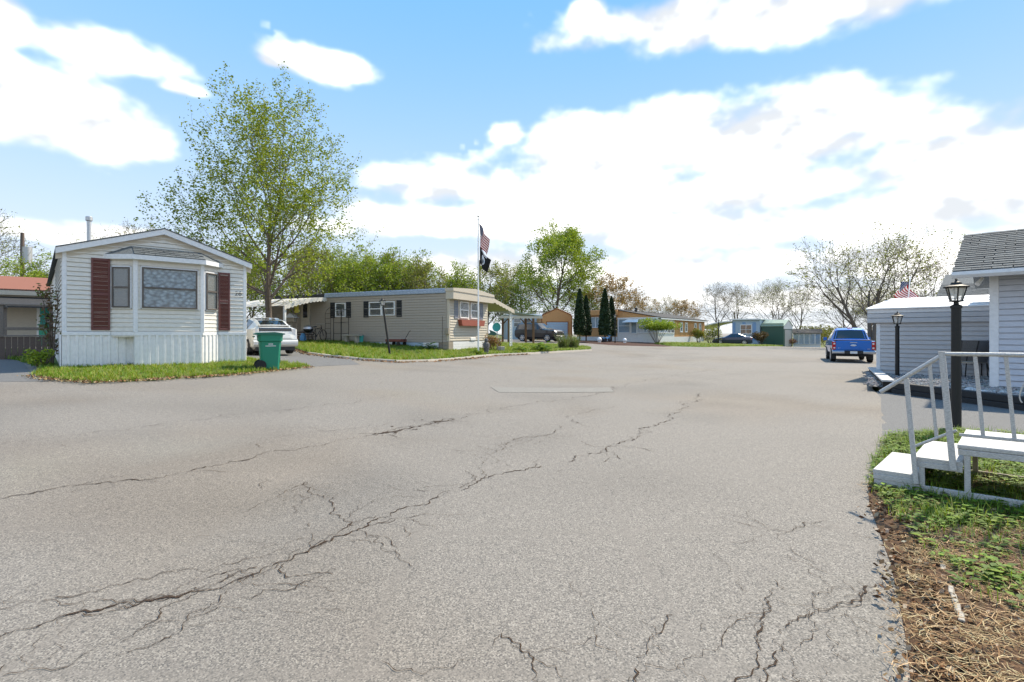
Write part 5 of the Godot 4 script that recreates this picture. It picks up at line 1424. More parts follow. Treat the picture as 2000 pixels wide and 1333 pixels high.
	for s in [[V(-0.5, 0.33, 0), V(-0.12, 0.33, 0)], [V(-0.12, 0.33, 0), V(0.36, 0.75, 0)], [V(-0.12, 0.33, 0), V(-0.22, 0.85, 0)], [V(-0.2, 0.75, 0), V(0.36, 0.78, 0)], [V(-0.5, 0.33, 0), V(-0.2, 0.75, 0)], [V(0.34, 0.95, 0), V(0.5, 0.33, 0)]]: fm.tube(s[0], s[1], 0.018, 0.018, 6)
	put(fm, "frame", M.black_iron, bc)
	bx(bc, "saddle", M.black_plastic, V(-0.34, 0.86, -0.06), V(-0.1, 0.91, 0.06), 0.02)
	var hb := MB.new()
	hb.path([V(0.28, 1.0, -0.25), V(0.36, 0.98, 0), V(0.28, 1.0, 0.25)], 0.014, 6)
	put(hb, "handlebar", M.steel, bc)
	var bf := thing("bird_feeder", "small house-shaped bird feeder on a post by the silver car", "bird feeder", -12.2, 28.3, H(-12.2, 28.3))
	bx(bf, "post", M.worn_beige, V(-0.04, 0, -0.04), V(0.04, 1.25, 0.04))
	bx(bf, "box", M.worn_beige, V(-0.2, 1.25, -0.15), V(0.2, 1.5, 0.15), 0.01)
	var rf := MB.new()
	rf.prism(PackedVector2Array([Vector2(-0.32, 1.48), Vector2(0.32, 1.48), Vector2(0, 1.72)]), -0.25, 0.25)
	put(rf, "roof", M.galv, bf)
	var sg := thing("yard_sign", "small yellow notice on a stake by the bird feeder", "sign", -12.05, 28.6, H(-12.05, 28.6))
	bx(sg, "stake", M.worn_beige, V(-0.015, 0, -0.015), V(0.015, 1.75, 0.015))
	bx(sg, "board", M.yellow, V(-0.11, 1.75, -0.01), V(0.11, 2.2, 0.01))
	var ar := thing("garden_arch", "thin dark iron garden arch beside the entrance", "garden arch", -10.4, 28.9, H(-10.4, 28.9), 65)
	for z in [-0.2, 0.2]:
		var am := MB.new()
		var pts := [V(0, 0, z)]
		for k in 13: pts.append(V(0.0 + 0.45 - 0.45 * cos(PI * k / 12), 1.6 + 0.45 * sin(PI * k / 12), z))
		pts.append(V(0.9, 0, z))
		am.path(pts, 0.012, 5)
		put(am, "hoop", M.black_iron, ar)
	for k in 6: bx(ar, "rung", M.black_iron, V(-0.008, 0.3 + k * 0.28, -0.2), V(0.008, 0.316 + k * 0.28, 0.2))
	var tl := thing("obelisk_trellis", "tall four-legged iron trellis against the tan home wall", "trellis", -9.5, 28.45, H(-9.5, 28.45), 65)
	for x in [-0.28, 0.28]:
		for z in [-0.28, 0.28]: bx(tl, "leg", M.black_iron, V(x - 0.012, 0, z - 0.012), V(x + 0.012, 1.95, z + 0.012))
	for y in [0.6, 1.2, 1.93]:
		var rm := MB.new()
		rm.path([V(-0.28, y, -0.28), V(0.28, y, -0.28), V(0.28, y, 0.28), V(-0.28, y, 0.28), V(-0.28, y, -0.28)], 0.01, 5)
		put(rm, "ring", M.black_iron, tl)
	var st := thing("garden_statue", "small grey stone garden statue by the flagpole", "statue", -1.3, 26.0, H(-1.3, 26.0))
	var sm := MB.new()
	sm.lathe([[0.16, 0.0], [0.17, 0.12], [0.12, 0.16], [0.13, 0.3], [0.17, 0.45], [0.15, 0.6], [0.07, 0.68], [0.0, 0.7]], 14)
	sm.ball(V(0, 0.76, 0.02), V(0.095, 0.12, 0.1), 12)
	sm.tube(V(-0.14, 0.58, 0), V(-0.1, 0.35, 0.14), 0.05, 0.035, 8); sm.tube(V(0.14, 0.58, 0), V(0.06, 0.36, 0.15), 0.05, 0.035, 8)
	put(sm, "figure", M.statue, st)
	var ds := thing("satellite_dish", "round teal dish on a short post beside the porch", "dish", -0.85, 28.9, H(-0.85, 28.9), -20)
	bx(ds, "post", M.galv, V(-0.025, 0, -0.06), V(0.025, 1.3, -0.01))
	var dm := MB.new()
	dm.xf = Transform3D(Basis(Vector3.RIGHT, PI / 2 - 0.15), V(0, 1.38, 0))
	dm.lathe([[0.0, -0.02], [0.15, 0.0], [0.25, 0.05], [0.255, 0.06], [0.25, 0.07], [0.15, 0.03], [0, 0.01]], 20)
	put(dm, "dish", M.teal, ds)
	var wv := thing("weather_vane", "dark green arrow vane on a thin post by the reddish shrub", "weather vane", -0.95, 27.6, H(-0.95, 27.6), -10)
	bx(wv, "post", M.black_iron, V(0.3, 0, -0.012), V(0.325, 0.98, 0.012))
	var vm := MB.new()
	vm.xf = Transform3D(Basis(Vector3.BACK, -0.25), V(0.3, 0.98, 0))
	vm.prism(PackedVector2Array([Vector2(-0.65, -0.14), Vector2(-0.28, -0.10), Vector2(-0.18, -0.02), Vector2(0.2, -0.02), Vector2(0.2, 0.02), Vector2(-0.18, 0.02), Vector2(-0.28, 0.10), Vector2(-0.65, 0.14), Vector2(-0.55, 0.0)]), -0.015, 0.015)
	put(vm, "arrow", M.dark_green_metal, wv)
	var pb := thing("planter_block", "square concrete planter block in the bed by the flagpole", "planter", -0.62, 27.9, H(-0.62, 27.9) + 0.05, 20)
	bx(pb, "block", M.concrete, V(-0.17, -0.02, -0.17), V(0.17, 0.32, 0.17), 0.02)
	bx(pb, "soil", M.soil, V(-0.12, 0.30, -0.12), V(0.12, 0.325, 0.12))
	var es := thing("edging_strip", "narrow broken concrete edging strip in the dirt by the road", "edging", 2.58, 3.06, H(2.5, 2.9) + 0.02, 0)
	var em := MB.new()
	for k in 7:
		var a := k / 7.0
		em.xf = Transform3D(Basis(Vector3.UP, 0.93 + rng.randf_range(-0.06, 0.06)), V(lerpf(0, -0.42, a), rng.randf_range(-0.008, 0.008), lerpf(0.0, 0.62, a)))
		em.cbox(V(-0.05, -0.03, -0.013), V(0.05, 0.008, 0.013), 0.004)
	put(em, "stone", M.concrete, es)
	# small things before the orange home
	for q in [[7.9, 46.2, "round white stone ball by the evergreens", 0.22], [10.2, 46.3, "round white stone ball by the sunroom corner", 0.2]]:
		var wb := thing("garden_ball", q[2], "ornament", q[0], q[1], H(q[0], q[1]) + 0.07)
		var wm := MB.new()
		wm.ball(V(0, q[3], 0), V(q[3], q[3], q[3]), 14)
		wm.lathe([[0.16, -0.03], [0.14, 0.05], [0.1, 0.06]], 12)
		put(wm, "ball", M.plain_white, wb)
	var tk := thing("toy_tricycle", "blue child's tricycle lying before the orange home", "tricycle", 8.6, 46.6, H(8.6, 46.6) + 0.07, 30)
	for q in [[-0.3, 0.22, 0.2], [-0.3, -0.22, 0.2], [0.4, 0.0, 0.26]]:
		var wm := MB.new()
		wm.xf = Transform3D(Basis(Vector3.RIGHT, PI / 2), V(q[0], q[2], q[1]))
		wm.lathe([[0.0, -0.03], [q[2] * 0.9, -0.03], [q[2], 0.0], [q[2] * 0.9, 0.03], [0, 0.03]], 14)
		put(wm, "wheel", M.rubber, tk)
	var tf := MB.new()
	tf.path([V(-0.3, 0.22, 0), V(0.1, 0.3, 0), V(0.38, 0.5, 0), V(0.4, 0.26, 0)], 0.04, 7)
	tf.box(V(-0.28, 0.32, -0.14), V(0.0, 0.42, 0.14))
	tf.path([V(0.34, 0.62, -0.2), V(0.38, 0.55, 0), V(0.34, 0.62, 0.2)], 0.02, 6)
	put(tf, "frame", M.propane, tk)
	# utility poles
	var up := thing("utility_pole", "wooden utility pole with a grey transformer behind the red roof", "utility pole", -33.5, 35, 1.0)
	var um := MB.new()
	um.tube(V(0, 0, 0), V(0, 7.4, 0), 0.15, 0.11, 10)
	put(um, "pole", M.wood_old, up)
	var ut := MB.new()
	ut.tube(V(0.42, 5.3, 0.1), V(0.42, 6.4, 0.1), 0.27, 0.27, 14)
	put(ut, "transformer", M.galv, up)
	for q in [[28.0, 110.0, 9.5, "thin distant utility pole rising above the orange home"], [45.2, 104.0, 6.8, "thin distant utility pole behind the white carport"], [-4.4, 70.0, 10.5, "grey utility pole among the trees behind the tan home"]]:
		var u2 := thing("utility_pole", q[3], "utility pole", q[0], q[1], H(q[0], q[1]))
		var u3 := MB.new()
		u3.tube(V(0, -1, 0), V(0, q[2], 0), 0.16, 0.12, 8)
		put(u3, "pole", M.wood_old, u2)
	var wire := MB.new()
	var wp := []
	for k in 21:
		var a := k / 20.0
		wp.append(V(lerpf(-4.4, 7.5, a), lerpf(9.8, 4.2, a) - 1.1 * sin(PI * a), -lerpf(70, 56, a)))
	wire.path(wp, 0.022, 4)
	var wi := put(wire, numbered("service_cable"), M.galv, self)
	tag(wi, "overhead service cable sagging down to the orange home", "cable")

# ---------- plants ----------
class Grower:
	var wood: MB = null
	var lv := PackedVector3Array()
	var ln := PackedVector3Array()
	var lc := PackedColorArray()
	var r := RandomNumberGenerator.new()
	var p := {}
	func leaf(at: Vector3, size: float, col: Color) -> void:
		var a := Vector3(r.randf_range(-1, 1), r.randf_range(-0.6, 0.6), r.randf_range(-1, 1)).normalized()
		var b := a.cross(Vector3(r.randf_range(-1, 1), r.randf_range(-1, 1), r.randf_range(-1, 1)).normalized()).normalized()
		var n := a.cross(b)
		if n.y < 0:
			n = -n; b = -b
		var s := size * r.randf_range(0.65, 1.35)
		var p0 := at - a * s * 0.5; var p2 := at + a * s * 0.5; var p1 := at + b * s * 0.32; var p3 := at - b * s * 0.32
		for q in [p0, p1, p2, p0, p2, p3]: lv.append(q)
		for q in 6:
			ln.append(n); lc.append(col)
	func branch(at: Vector3, dir: Vector3, length: float, rad: float, level: int) -> void:
		var segs := 5 if level == 0 else (4 if level == 1 else 3)
		var pts := [at]
		var d := dir
		var last: int = p.levels
		for i in segs:
			d = (d + Vector3(r.randf_range(-1, 1), r.randf_range(-0.7, 0.9), r.randf_range(-1, 1)) * p.wander * (0.4 if level == 0 else 1.0) + Vector3.UP * p.rise[mini(level, 3)]).normalized()
			at += d * length / segs
			pts.append(at)
		var sides := 8 if level == 0 else (6 if level == 1 else (4 if level == 2 else 3))
		for i in segs:
			var r0 := rad * lerpf(1.0, p.taper, float(i) / segs); var r1 := rad * lerpf(1.0, p.taper, float(i + 1) / segs)
			wood.tube(pts[i], pts[i + 1], r0, r1, sides, false)
		if level >= last - 1:
			var n: int = p.leaves if level >= last else p.leaves / 3
			for i in n:
				var t := r.randf_range(0.2, 1.0) * segs
				var k := mini(int(t), segs - 1)
				var q: Vector3 = pts[k].lerp(pts[k + 1], t - k)
				leaf(q + Vector3(r.randfn(), r.randfn(), r.randfn()) * p.spread, p.size, p.cols[r.randi() % p.cols.size()])
		if level >= last: return
		var kids: int = p.kids[level]
		for i in kids:
			var t := lerpf(p.first[mini(level, 1)], 1.0, (i + r.randf_range(0.2, 0.9)) / kids)
			var f := t * segs
			var k := mini(int(f), segs - 1)
			var q: Vector3 = pts[k].lerp(pts[k + 1], f - k)
			var ax: Vector3 = (pts[k + 1] - pts[k]).normalized()
			var side := ax.cross(Vector3.UP if absf(ax.y) < 0.95 else Vector3.RIGHT).normalized().rotated(ax, i * 2.4 + r.randf_range(-0.5, 0.5))
			var ang: float = lerpf(p.angle[0], p.angle[1], 1.0 - t) * r.randf_range(0.8, 1.2)
			branch(q, (ax * cos(ang) + side * sin(ang)).normalized(), length * lerpf(p.ratio[1], p.ratio[0], 1.0 - t) * r.randf_range(0.75, 1.15), maxf(rad * lerpf(1.0, p.taper, t) * 0.55, p.thin), level + 1)
	func leaves() -> ArrayMesh:
		var arr := []
		arr.resize(Mesh.ARRAY_MAX)
		arr[Mesh.ARRAY_VERTEX] = lv
		arr[Mesh.ARRAY_NORMAL] = ln
		arr[Mesh.ARRAY_COLOR] = lc
		var m := ArrayMesh.new()
		m.add_surface_from_arrays(Mesh.PRIMITIVE_TRIANGLES, arr)
		return m

const GREEN := [Color(0.27, 0.33, 0.03), Color(0.2, 0.26, 0.025), Color(0.34, 0.38, 0.05), Color(0.14, 0.2, 0.02)]
const FRESH := [Color(0.26, 0.34, 0.035), Color(0.32, 0.39, 0.055), Color(0.19, 0.27, 0.03)]
const BUDS := [Color(0.17, 0.14, 0.05), Color(0.21, 0.19, 0.06), Color(0.13, 0.11, 0.05), Color(0.2, 0.13, 0.06)]
const BLUSH := [Color(0.34, 0.22, 0.12), Color(0.4, 0.26, 0.14), Color(0.25, 0.2, 0.08), Color(0.3, 0.17, 0.09)]
const OLIVE := [Color(0.22, 0.25, 0.05), Color(0.28, 0.31, 0.07), Color(0.19, 0.18, 0.06)]

func make_tree(called: String, label: String, sd: int, height: float, trunk_r: float, prm: Dictionary, group := "") -> Node3D:
	var t := Grower.new()
	t.wood = MB.new()
	t.r.seed = sd
	t.p = prm
	for s in prm.get("stems", 1):
		var dir := Vector3.UP
		if prm.get("stems", 1) > 1: dir = Vector3(cos(s * 2.2 + 0.4) * prm.get("splay", 0.5), 1, sin(s * 2.2 + 0.4) * prm.get("splay", 0.5)).normalized()
		t.branch(Vector3(0, -0.2, 0) + (dir - Vector3.UP) * 0.2, dir, height * prm.trunk, trunk_r, 0)
	var o := thing(called, label, "tree", 0, 0, 0, 0, group)
	o.set_meta("base", called)
	put(t.wood, "trunk", M.bark, o)
	var cr := put_mesh(t.leaves(), "crown", M.leaf, o)
	return o

func place(o: Node3D, x: float, d: float, turn: float, s: float) -> void:
	o.position = V(x, H(x, d), -d)
	o.rotation_degrees.y = turn
	o.scale = Vector3.ONE * s

func trees() -> void:
	var main := make_tree("shade_tree", "tall shade tree with young yellow-green leaves beside the tan home awning", 11, 15.0, 0.23, {"levels": 4, "trunk": 0.62, "kids": [17, 7, 5, 3], "first": [0.2, 0.2], "angle": [0.4, 1.2], "ratio": [0.66, 0.52], "taper": 0.25, "wander": 0.13, "rise": [0.05, 0.10, 0.08, 0.03], "thin": 0.008, "leaves": 17, "spread": 0.15, "size": 0.14, "cols": GREEN})
	place(main, -12.4, 26.0, 40, 0.81)
	var leafy := {"levels": 4, "trunk": 0.75, "kids": [14, 7, 5, 3], "first": [0.14, 0.25], "angle": [0.5, 1.15], "ratio": [0.72, 0.36], "taper": 0.25, "wander": 0.16, "rise": [0.05, 0.10, 0.06, 0.02], "thin": 0.015, "leaves": 14, "spread": 0.3, "size": 0.26, "cols": FRESH}
	var g1 := make_tree("leafy_tree", "large dense bright green tree rising behind the arched orange garage", 21, 17.0, 0.3, leafy)
	place(g1, 6.3, 76, 0, 0.98)
	var bushy := leafy.duplicate()
	bushy.merge({"trunk": 0.7, "leaves": 5, "size": 0.2, "spread": 0.2, "cols": OLIVE, "first": [0.12, 0.2], "kids": [12, 6, 4, 3]}, true)
	var gl := "loose spring green tree in the wood behind the tan home"
	var gg := "trees in the wood behind the tan home"
	var g2 := make_tree("wood_tree", gl, 31, 11.0, 0.16, bushy, gg)
	place(g2, -22, 58, 0, 1.0)
	bushy = bushy.duplicate()
	bushy.merge({"cols": FRESH, "stems": 2, "splay": 0.25}, true)
	var g3 := make_tree("wood_tree", "fresh green twin-stemmed tree in the wood behind the tan home", 33, 10.0, 0.13, bushy, gg)
	place(g3, -14.5, 60, 0, 1.0)
	var k := 0
	for q in [[-33, 60, 0.95], [-29, 56, 1.0], [-25.5, 62, 0.9], [-18.5, 57, 0.95], [-16, 64, 1.05], [-11.5, 62, 1.0], [-9.5, 58, 0.86], [-6.8, 63, 0.9], [-3.2, 66, 0.95], [-0.8, 70, 0.9], [1.5, 80, 1.15], [-21, 68, 1.15], [-27, 70, 1.2], [11.5, 82, 1.0]]:
		dup(g2 if k % 2 == 0 else g3, q[0], q[1], H(q[0], q[1]), k * 67.0, q[2])
		k += 1
	var bare := {"levels": 4, "trunk": 0.55, "kids": [7, 5, 4, 4], "first": [0.35, 0.25], "angle": [0.45, 1.0], "ratio": [0.95, 0.5], "taper": 0.35, "wander": 0.17, "rise": [0.02, 0.07, 0.05, 0.03], "thin": 0.012, "leaves": 4, "spread": 0.15, "size": 0.11, "cols": BUDS}
	var big := bare.duplicate()
	big.merge({"stems": 4, "splay": 0.6, "trunk": 0.62, "leaves": 5, "kids": [6, 4, 4, 3], "thin": 0.016, "size": 0.16, "cols": OLIVE}, true)
	var b1 := make_tree("spreading_tree", "wide many-stemmed spreading tree with sparse buds behind the blue pickup", 41, 11.5, 0.24, big)
	place(b1, 35.5, 50.5, 80, 1.0)
	var bl := "slender budding tree nearly bare of leaves at the far end of the road"
	var bg := "budding trees at the far end of the road"
	var b2 := make_tree("budding_tree", bl, 43, 11.0, 0.17, bare, bg)
	place(b2, 45.5, 56, 0, 1.05)
	var bare2 := bare.duplicate()
	bare2.merge({"stems": 2, "splay": 0.3, "cols": OLIVE}, true)
	var b3 := make_tree("budding_tree", "twin-stemmed olive budding tree at the far end of the road", 47, 10.0, 0.14, bare2, bg)
	place(b3, 38.0, 74, 30, 1.0)
	k = 0
	for q in [[42.5, 76, 0.95], [47, 72, 1.0], [34, 84, 1.05], [29, 96, 1.0], [40, 92, 1.1], [52, 60, 0.8], [58, 55, 1.0], [53, 72, 0.9], [26, 104, 0.9], [46, 66, 0.7]]:
		dup(b2 if k % 2 == 0 else b3, q[0], q[1], H(q[0], q[1]), k * 83.0, q[2])
		k += 1
	var far_l := bare.duplicate()
	far_l.merge({"cols": BLUSH, "leaves": 8, "size": 0.2}, true)
	var b4 := make_tree("blushing_tree", "pinkish budding tree behind the clipped evergreens of the orange home", 51, 11.0, 0.16, far_l)
	place(b4, 14.8, 78, 0, 1.05)
	dup(b4, 20.5, 84, H(20, 84), 120, 0.85, "pinkish budding tree above the grey roofed orange wing")
	dup(b4, 31, 92, H(31, 92), 200, 0.8, "pinkish budding tree above the far white carport")
	var ll := "tall budding tree behind the red roofed beige house"
	k = 0
	for q in [[-37, 34, 1.0], [-44, 38, 1.05], [-31, 43, 0.95], [-36, 50, 1.1], [-27, 46, 0.8], [-52, 44, 1.2]]:
		var o := dup(b2 if k % 2 else b3, q[0], q[1], H(q[0], q[1]), k * 51.0, q[2], ll if k % 2 else "twin-stemmed olive budding tree behind the red roofed beige house")
		o.set_meta("group", "budding trees behind the beige house")
		k += 1
	var lb := dup(g3, -30.5, 33, H(-30, 33), 30, 0.55, "small yellow-green tree behind the beige house")
	lb.set_meta("group", "")
	lb.remove_meta("group")
	# clipped evergreens
	var ev := evergreen()
	var first := true
	for q in [[6.35, 48.0, 1.05], [7.05, 48.6, 0.93], [8.65, 47.6, 1.06], [9.45, 48.6, 0.92]]:
		if first: place(ev, q[0], q[1], 0, q[2])
		else: dup(ev, q[0], q[1], H(q[0], q[1]), q[0] * 70.0, q[2])
		first = false

func evergreen() -> Node3D:
	var o := thing("columnar_evergreen", "dark clipped columnar evergreen before the orange home", "evergreen", 0, 0, 0, 0, "columnar evergreens before the orange home")
	o.set_meta("base", "columnar_evergreen")
	var mb := MB.new()
	mb.tube(V(0, -0.1, 0), V(0, 3.5, 0), 0.08, 0.03, 7)
	put(mb, "trunk", M.bark, o)
	var t := Grower.new()
	t.r.seed = 61
	for i in 9000:
		var h := t.r.randf()
		var rr := 0.62 * pow(1.0 - h, 0.62) * (0.72 + 0.28 * minf(1.0, h * 6.0)) * t.r.randf_range(0.62, 1.1)
		var a := t.r.randf() * TAU
		t.leaf(V(cos(a) * rr, 0.65 + h * 4.1, sin(a) * rr), 0.14, [Color(0.02, 0.045, 0.012), Color(0.03, 0.06, 0.015), Color(0.015, 0.035, 0.01)][t.r.randi() % 3])
	put_mesh(t.leaves(), "crown", M.needle, o)
	return o

func shrub(called: String, label: String, x: float, d: float, r: Vector3, lift: float, n: int, size: float, cols: Array, sd: int, flat := false) -> Node3D:
	var o := thing(called, label, "shrub", x, d, H(x, d) + 0.05)
	var t := Grower.new()
	t.wood = MB.new()
	t.r.seed = sd
	for k in 7:
		var a := k * 0.9
		t.wood.tube(V(cos(a) * 0.04, -0.1, sin(a) * 0.04), V(cos(a) * r.x * 0.55, lift + r.y * 0.7, sin(a) * r.z * 0.55), 0.03, 0.012, 5)
	put(t.wood, "trunk", M.bark, o)
	var lobes := []
	for k in 9: lobes.append(V(t.r.randf_range(-0.6, 0.6) * r.x, lift + r.y * t.r.randf_range(0.5, 1.3), t.r.randf_range(-0.6, 0.6) * r.z))
	for i in n:
		var c: Vector3 = lobes[i % 9]
		var q := V(t.r.randfn(), t.r.randfn(), t.r.randfn()).normalized() * pow(t.r.randf(), 0.4) * 0.5
		t.leaf(c + V(q.x * r.x, q.y * r.y, q.z * r.z), size, cols[t.r.randi() % cols.size()])
	put_mesh(t.leaves(), "crown", M.leaf, o)
	return o

func blades(n: int, h: float, w: float, spread: float, cols: Array, sd: int) -> ArrayMesh:
	var t := Grower.new()
	t.r.seed = sd
	for i in n:
		var a := t.r.randf() * TAU
		var b := V(t.r.randf_range(-1, 1) * spread, 0, t.r.randf_range(-1, 1) * spread)
		var out := V(cos(a), 0, sin(a)); var sd2 := V(-sin(a), 0, cos(a)) * w * 0.5
		var hh := h * t.r.randf_range(0.55, 1.2)
		var m := b + out * hh * 0.18 + Vector3.UP * hh * 0.6; var tip := b + out * hh * 0.55 + Vector3.UP * hh
		var col: Color = cols[t.r.randi() % cols.size()]
		for q in [b - sd2, m - sd2 * 0.7, m + sd2 * 0.7, b - sd2, m + sd2 * 0.7, b + sd2, m - sd2 * 0.7, tip, m + sd2 * 0.7]: t.lv.append(q)
		var nn := (Vector3.UP * 0.75 - out * 0.45).normalized()
		for q in 9:
			t.ln.append(nn); t.lc.append(col)
	return t.leaves()

func rosette(n: int, size: float, cols: Array, sd: int) -> ArrayMesh:   # a low weed: leaves on short stalks
	var t := Grower.new()
	t.r.seed = sd
	for i in n:
		var a := i * 2.4 + t.r.randf_range(-0.4, 0.4)
		var out := V(cos(a), 0, sin(a)); var side := V(-sin(a), 0, cos(a))
		var s := size * t.r.randf_range(0.6, 1.2)
		var b := out * s * 0.3 + Vector3.UP * s * t.r.randf_range(0.2, 1.1)
		var rise := t.r.randf_range(-0.1, 0.5)
		var p1 := b + out * s * 0.45 + side * s * 0.3 + Vector3.UP * s * rise * 0.5; var p3 := b + out * s * 0.45 - side * s * 0.3 + Vector3.UP * s * rise * 0.5
		var p2 := b + out * s + Vector3.UP * s * rise * 0.6; var md := b + out * s * 0.5 + Vector3.UP * s * (rise * 0.5 - 0.08)
		var col: Color = cols[t.r.randi() % cols.size()]
		for q in [b, md, p1, p1, md, p2, b, p3, md, md, p3, p2]: t.lv.append(q)
		for q in 12:
			t.ln.append((Vector3.UP + out * 0.2 * (1.0 if q < 6 else -1.0)).normalized()); t.lc.append(col)
	return t.leaves()

func scatter(called: String, label: String, cat: String, meshes: Mesh, m: Material, poly: PackedVector2Array, n: int, smin: float, smax: float, off: float, sd: int, keep: Callable, flat := false) -> void:
	var r := RandomNumberGenerator.new()
	r.seed = sd
	var lo := poly[0]; var hi := poly[0]
	for p in poly:
		lo = lo.min(p); hi = hi.max(p)
	var xs := []
	var guard := 0
	while xs.size() < n and guard < n * 12:
		guard += 1
		var p := Vector2(r.randf_range(lo.x, hi.x), r.randf_range(lo.y, hi.y))
		if not Geometry2D.is_point_in_polygon(p, poly) or not keep.call(p, r.randf()): continue
		var b := Basis(Vector3.UP, r.randf() * TAU)
		if flat: b = b * Basis(Vector3.RIGHT, r.randf_range(-0.35, 0.35)) * Basis(Vector3.BACK, r.randf_range(-0.35, 0.35))
		xs.append(Transform3D(b.scaled(Vector3.ONE * r.randf_range(smin, smax)), V(p.x, H(p.x, p.y) + off, -p.y)))
	var mm := MultiMesh.new()
	mm.transform_format = MultiMesh.TRANSFORM_3D
	mm.use_colors = true
	mm.mesh = meshes
	mm.instance_count = xs.size()
	for i in xs.size():
		mm.set_instance_transform(i, xs[i])
		var k := r.randf_range(0.75, 1.2)
		mm.set_instance_color(i, Color(k * r.randf_range(0.9, 1.15), k, k * 0.95))
	var o := MultiMeshInstance3D.new()
	o.multimesh = mm
	o.material_override = m
	o.name = numbered(called)
	add_child(o)
	tag(o, label, cat, "", "stuff")

func strand(cols: Array, sd: int, n: int, len: float) -> ArrayMesh:
	var t := Grower.new()
	t.r.seed = sd
	for i in n:
		var a := t.r.randf() * TAU
		var at := V(t.r.randf_range(-0.1, 0.1), t.r.randf_range(0.0, 0.025), t.r.randf_range(-0.1, 0.1))
		var d := V(cos(a), t.r.randf_range(-0.1, 0.2), sin(a)) * len * t.r.randf_range(0.4, 1.2)
		var bend := V(-sin(a), 0, cos(a)) * len * t.r.randf_range(-0.2, 0.2)
		var w := V(-sin(a), 0, cos(a)) * 0.0014
		var m := at + d * 0.5 + bend; var e := at + d
		var col: Color = cols[t.r.randi() % cols.size()]
		for q in [at - w, m - w, m + w, at - w, m + w, at + w, m - w, e - w, e + w, m - w, e + w, m + w]: t.lv.append(q)
		for q in 12:
			t.ln.append(Vector3.UP); t.lc.append(col)
	return t.leaves()

func flake(cols: Array, sd: int, n: int, size: float, spread: float) -> ArrayMesh:   # dry leaves lying about
	var t := Grower.new()
	t.r.seed = sd
	for i in n:
		t.leaf(V(t.r.randf_range(-spread, spread), size * 0.3, t.r.randf_range(-spread, spread)), size, cols[t.r.randi() % cols.size()])
	return t.leaves()

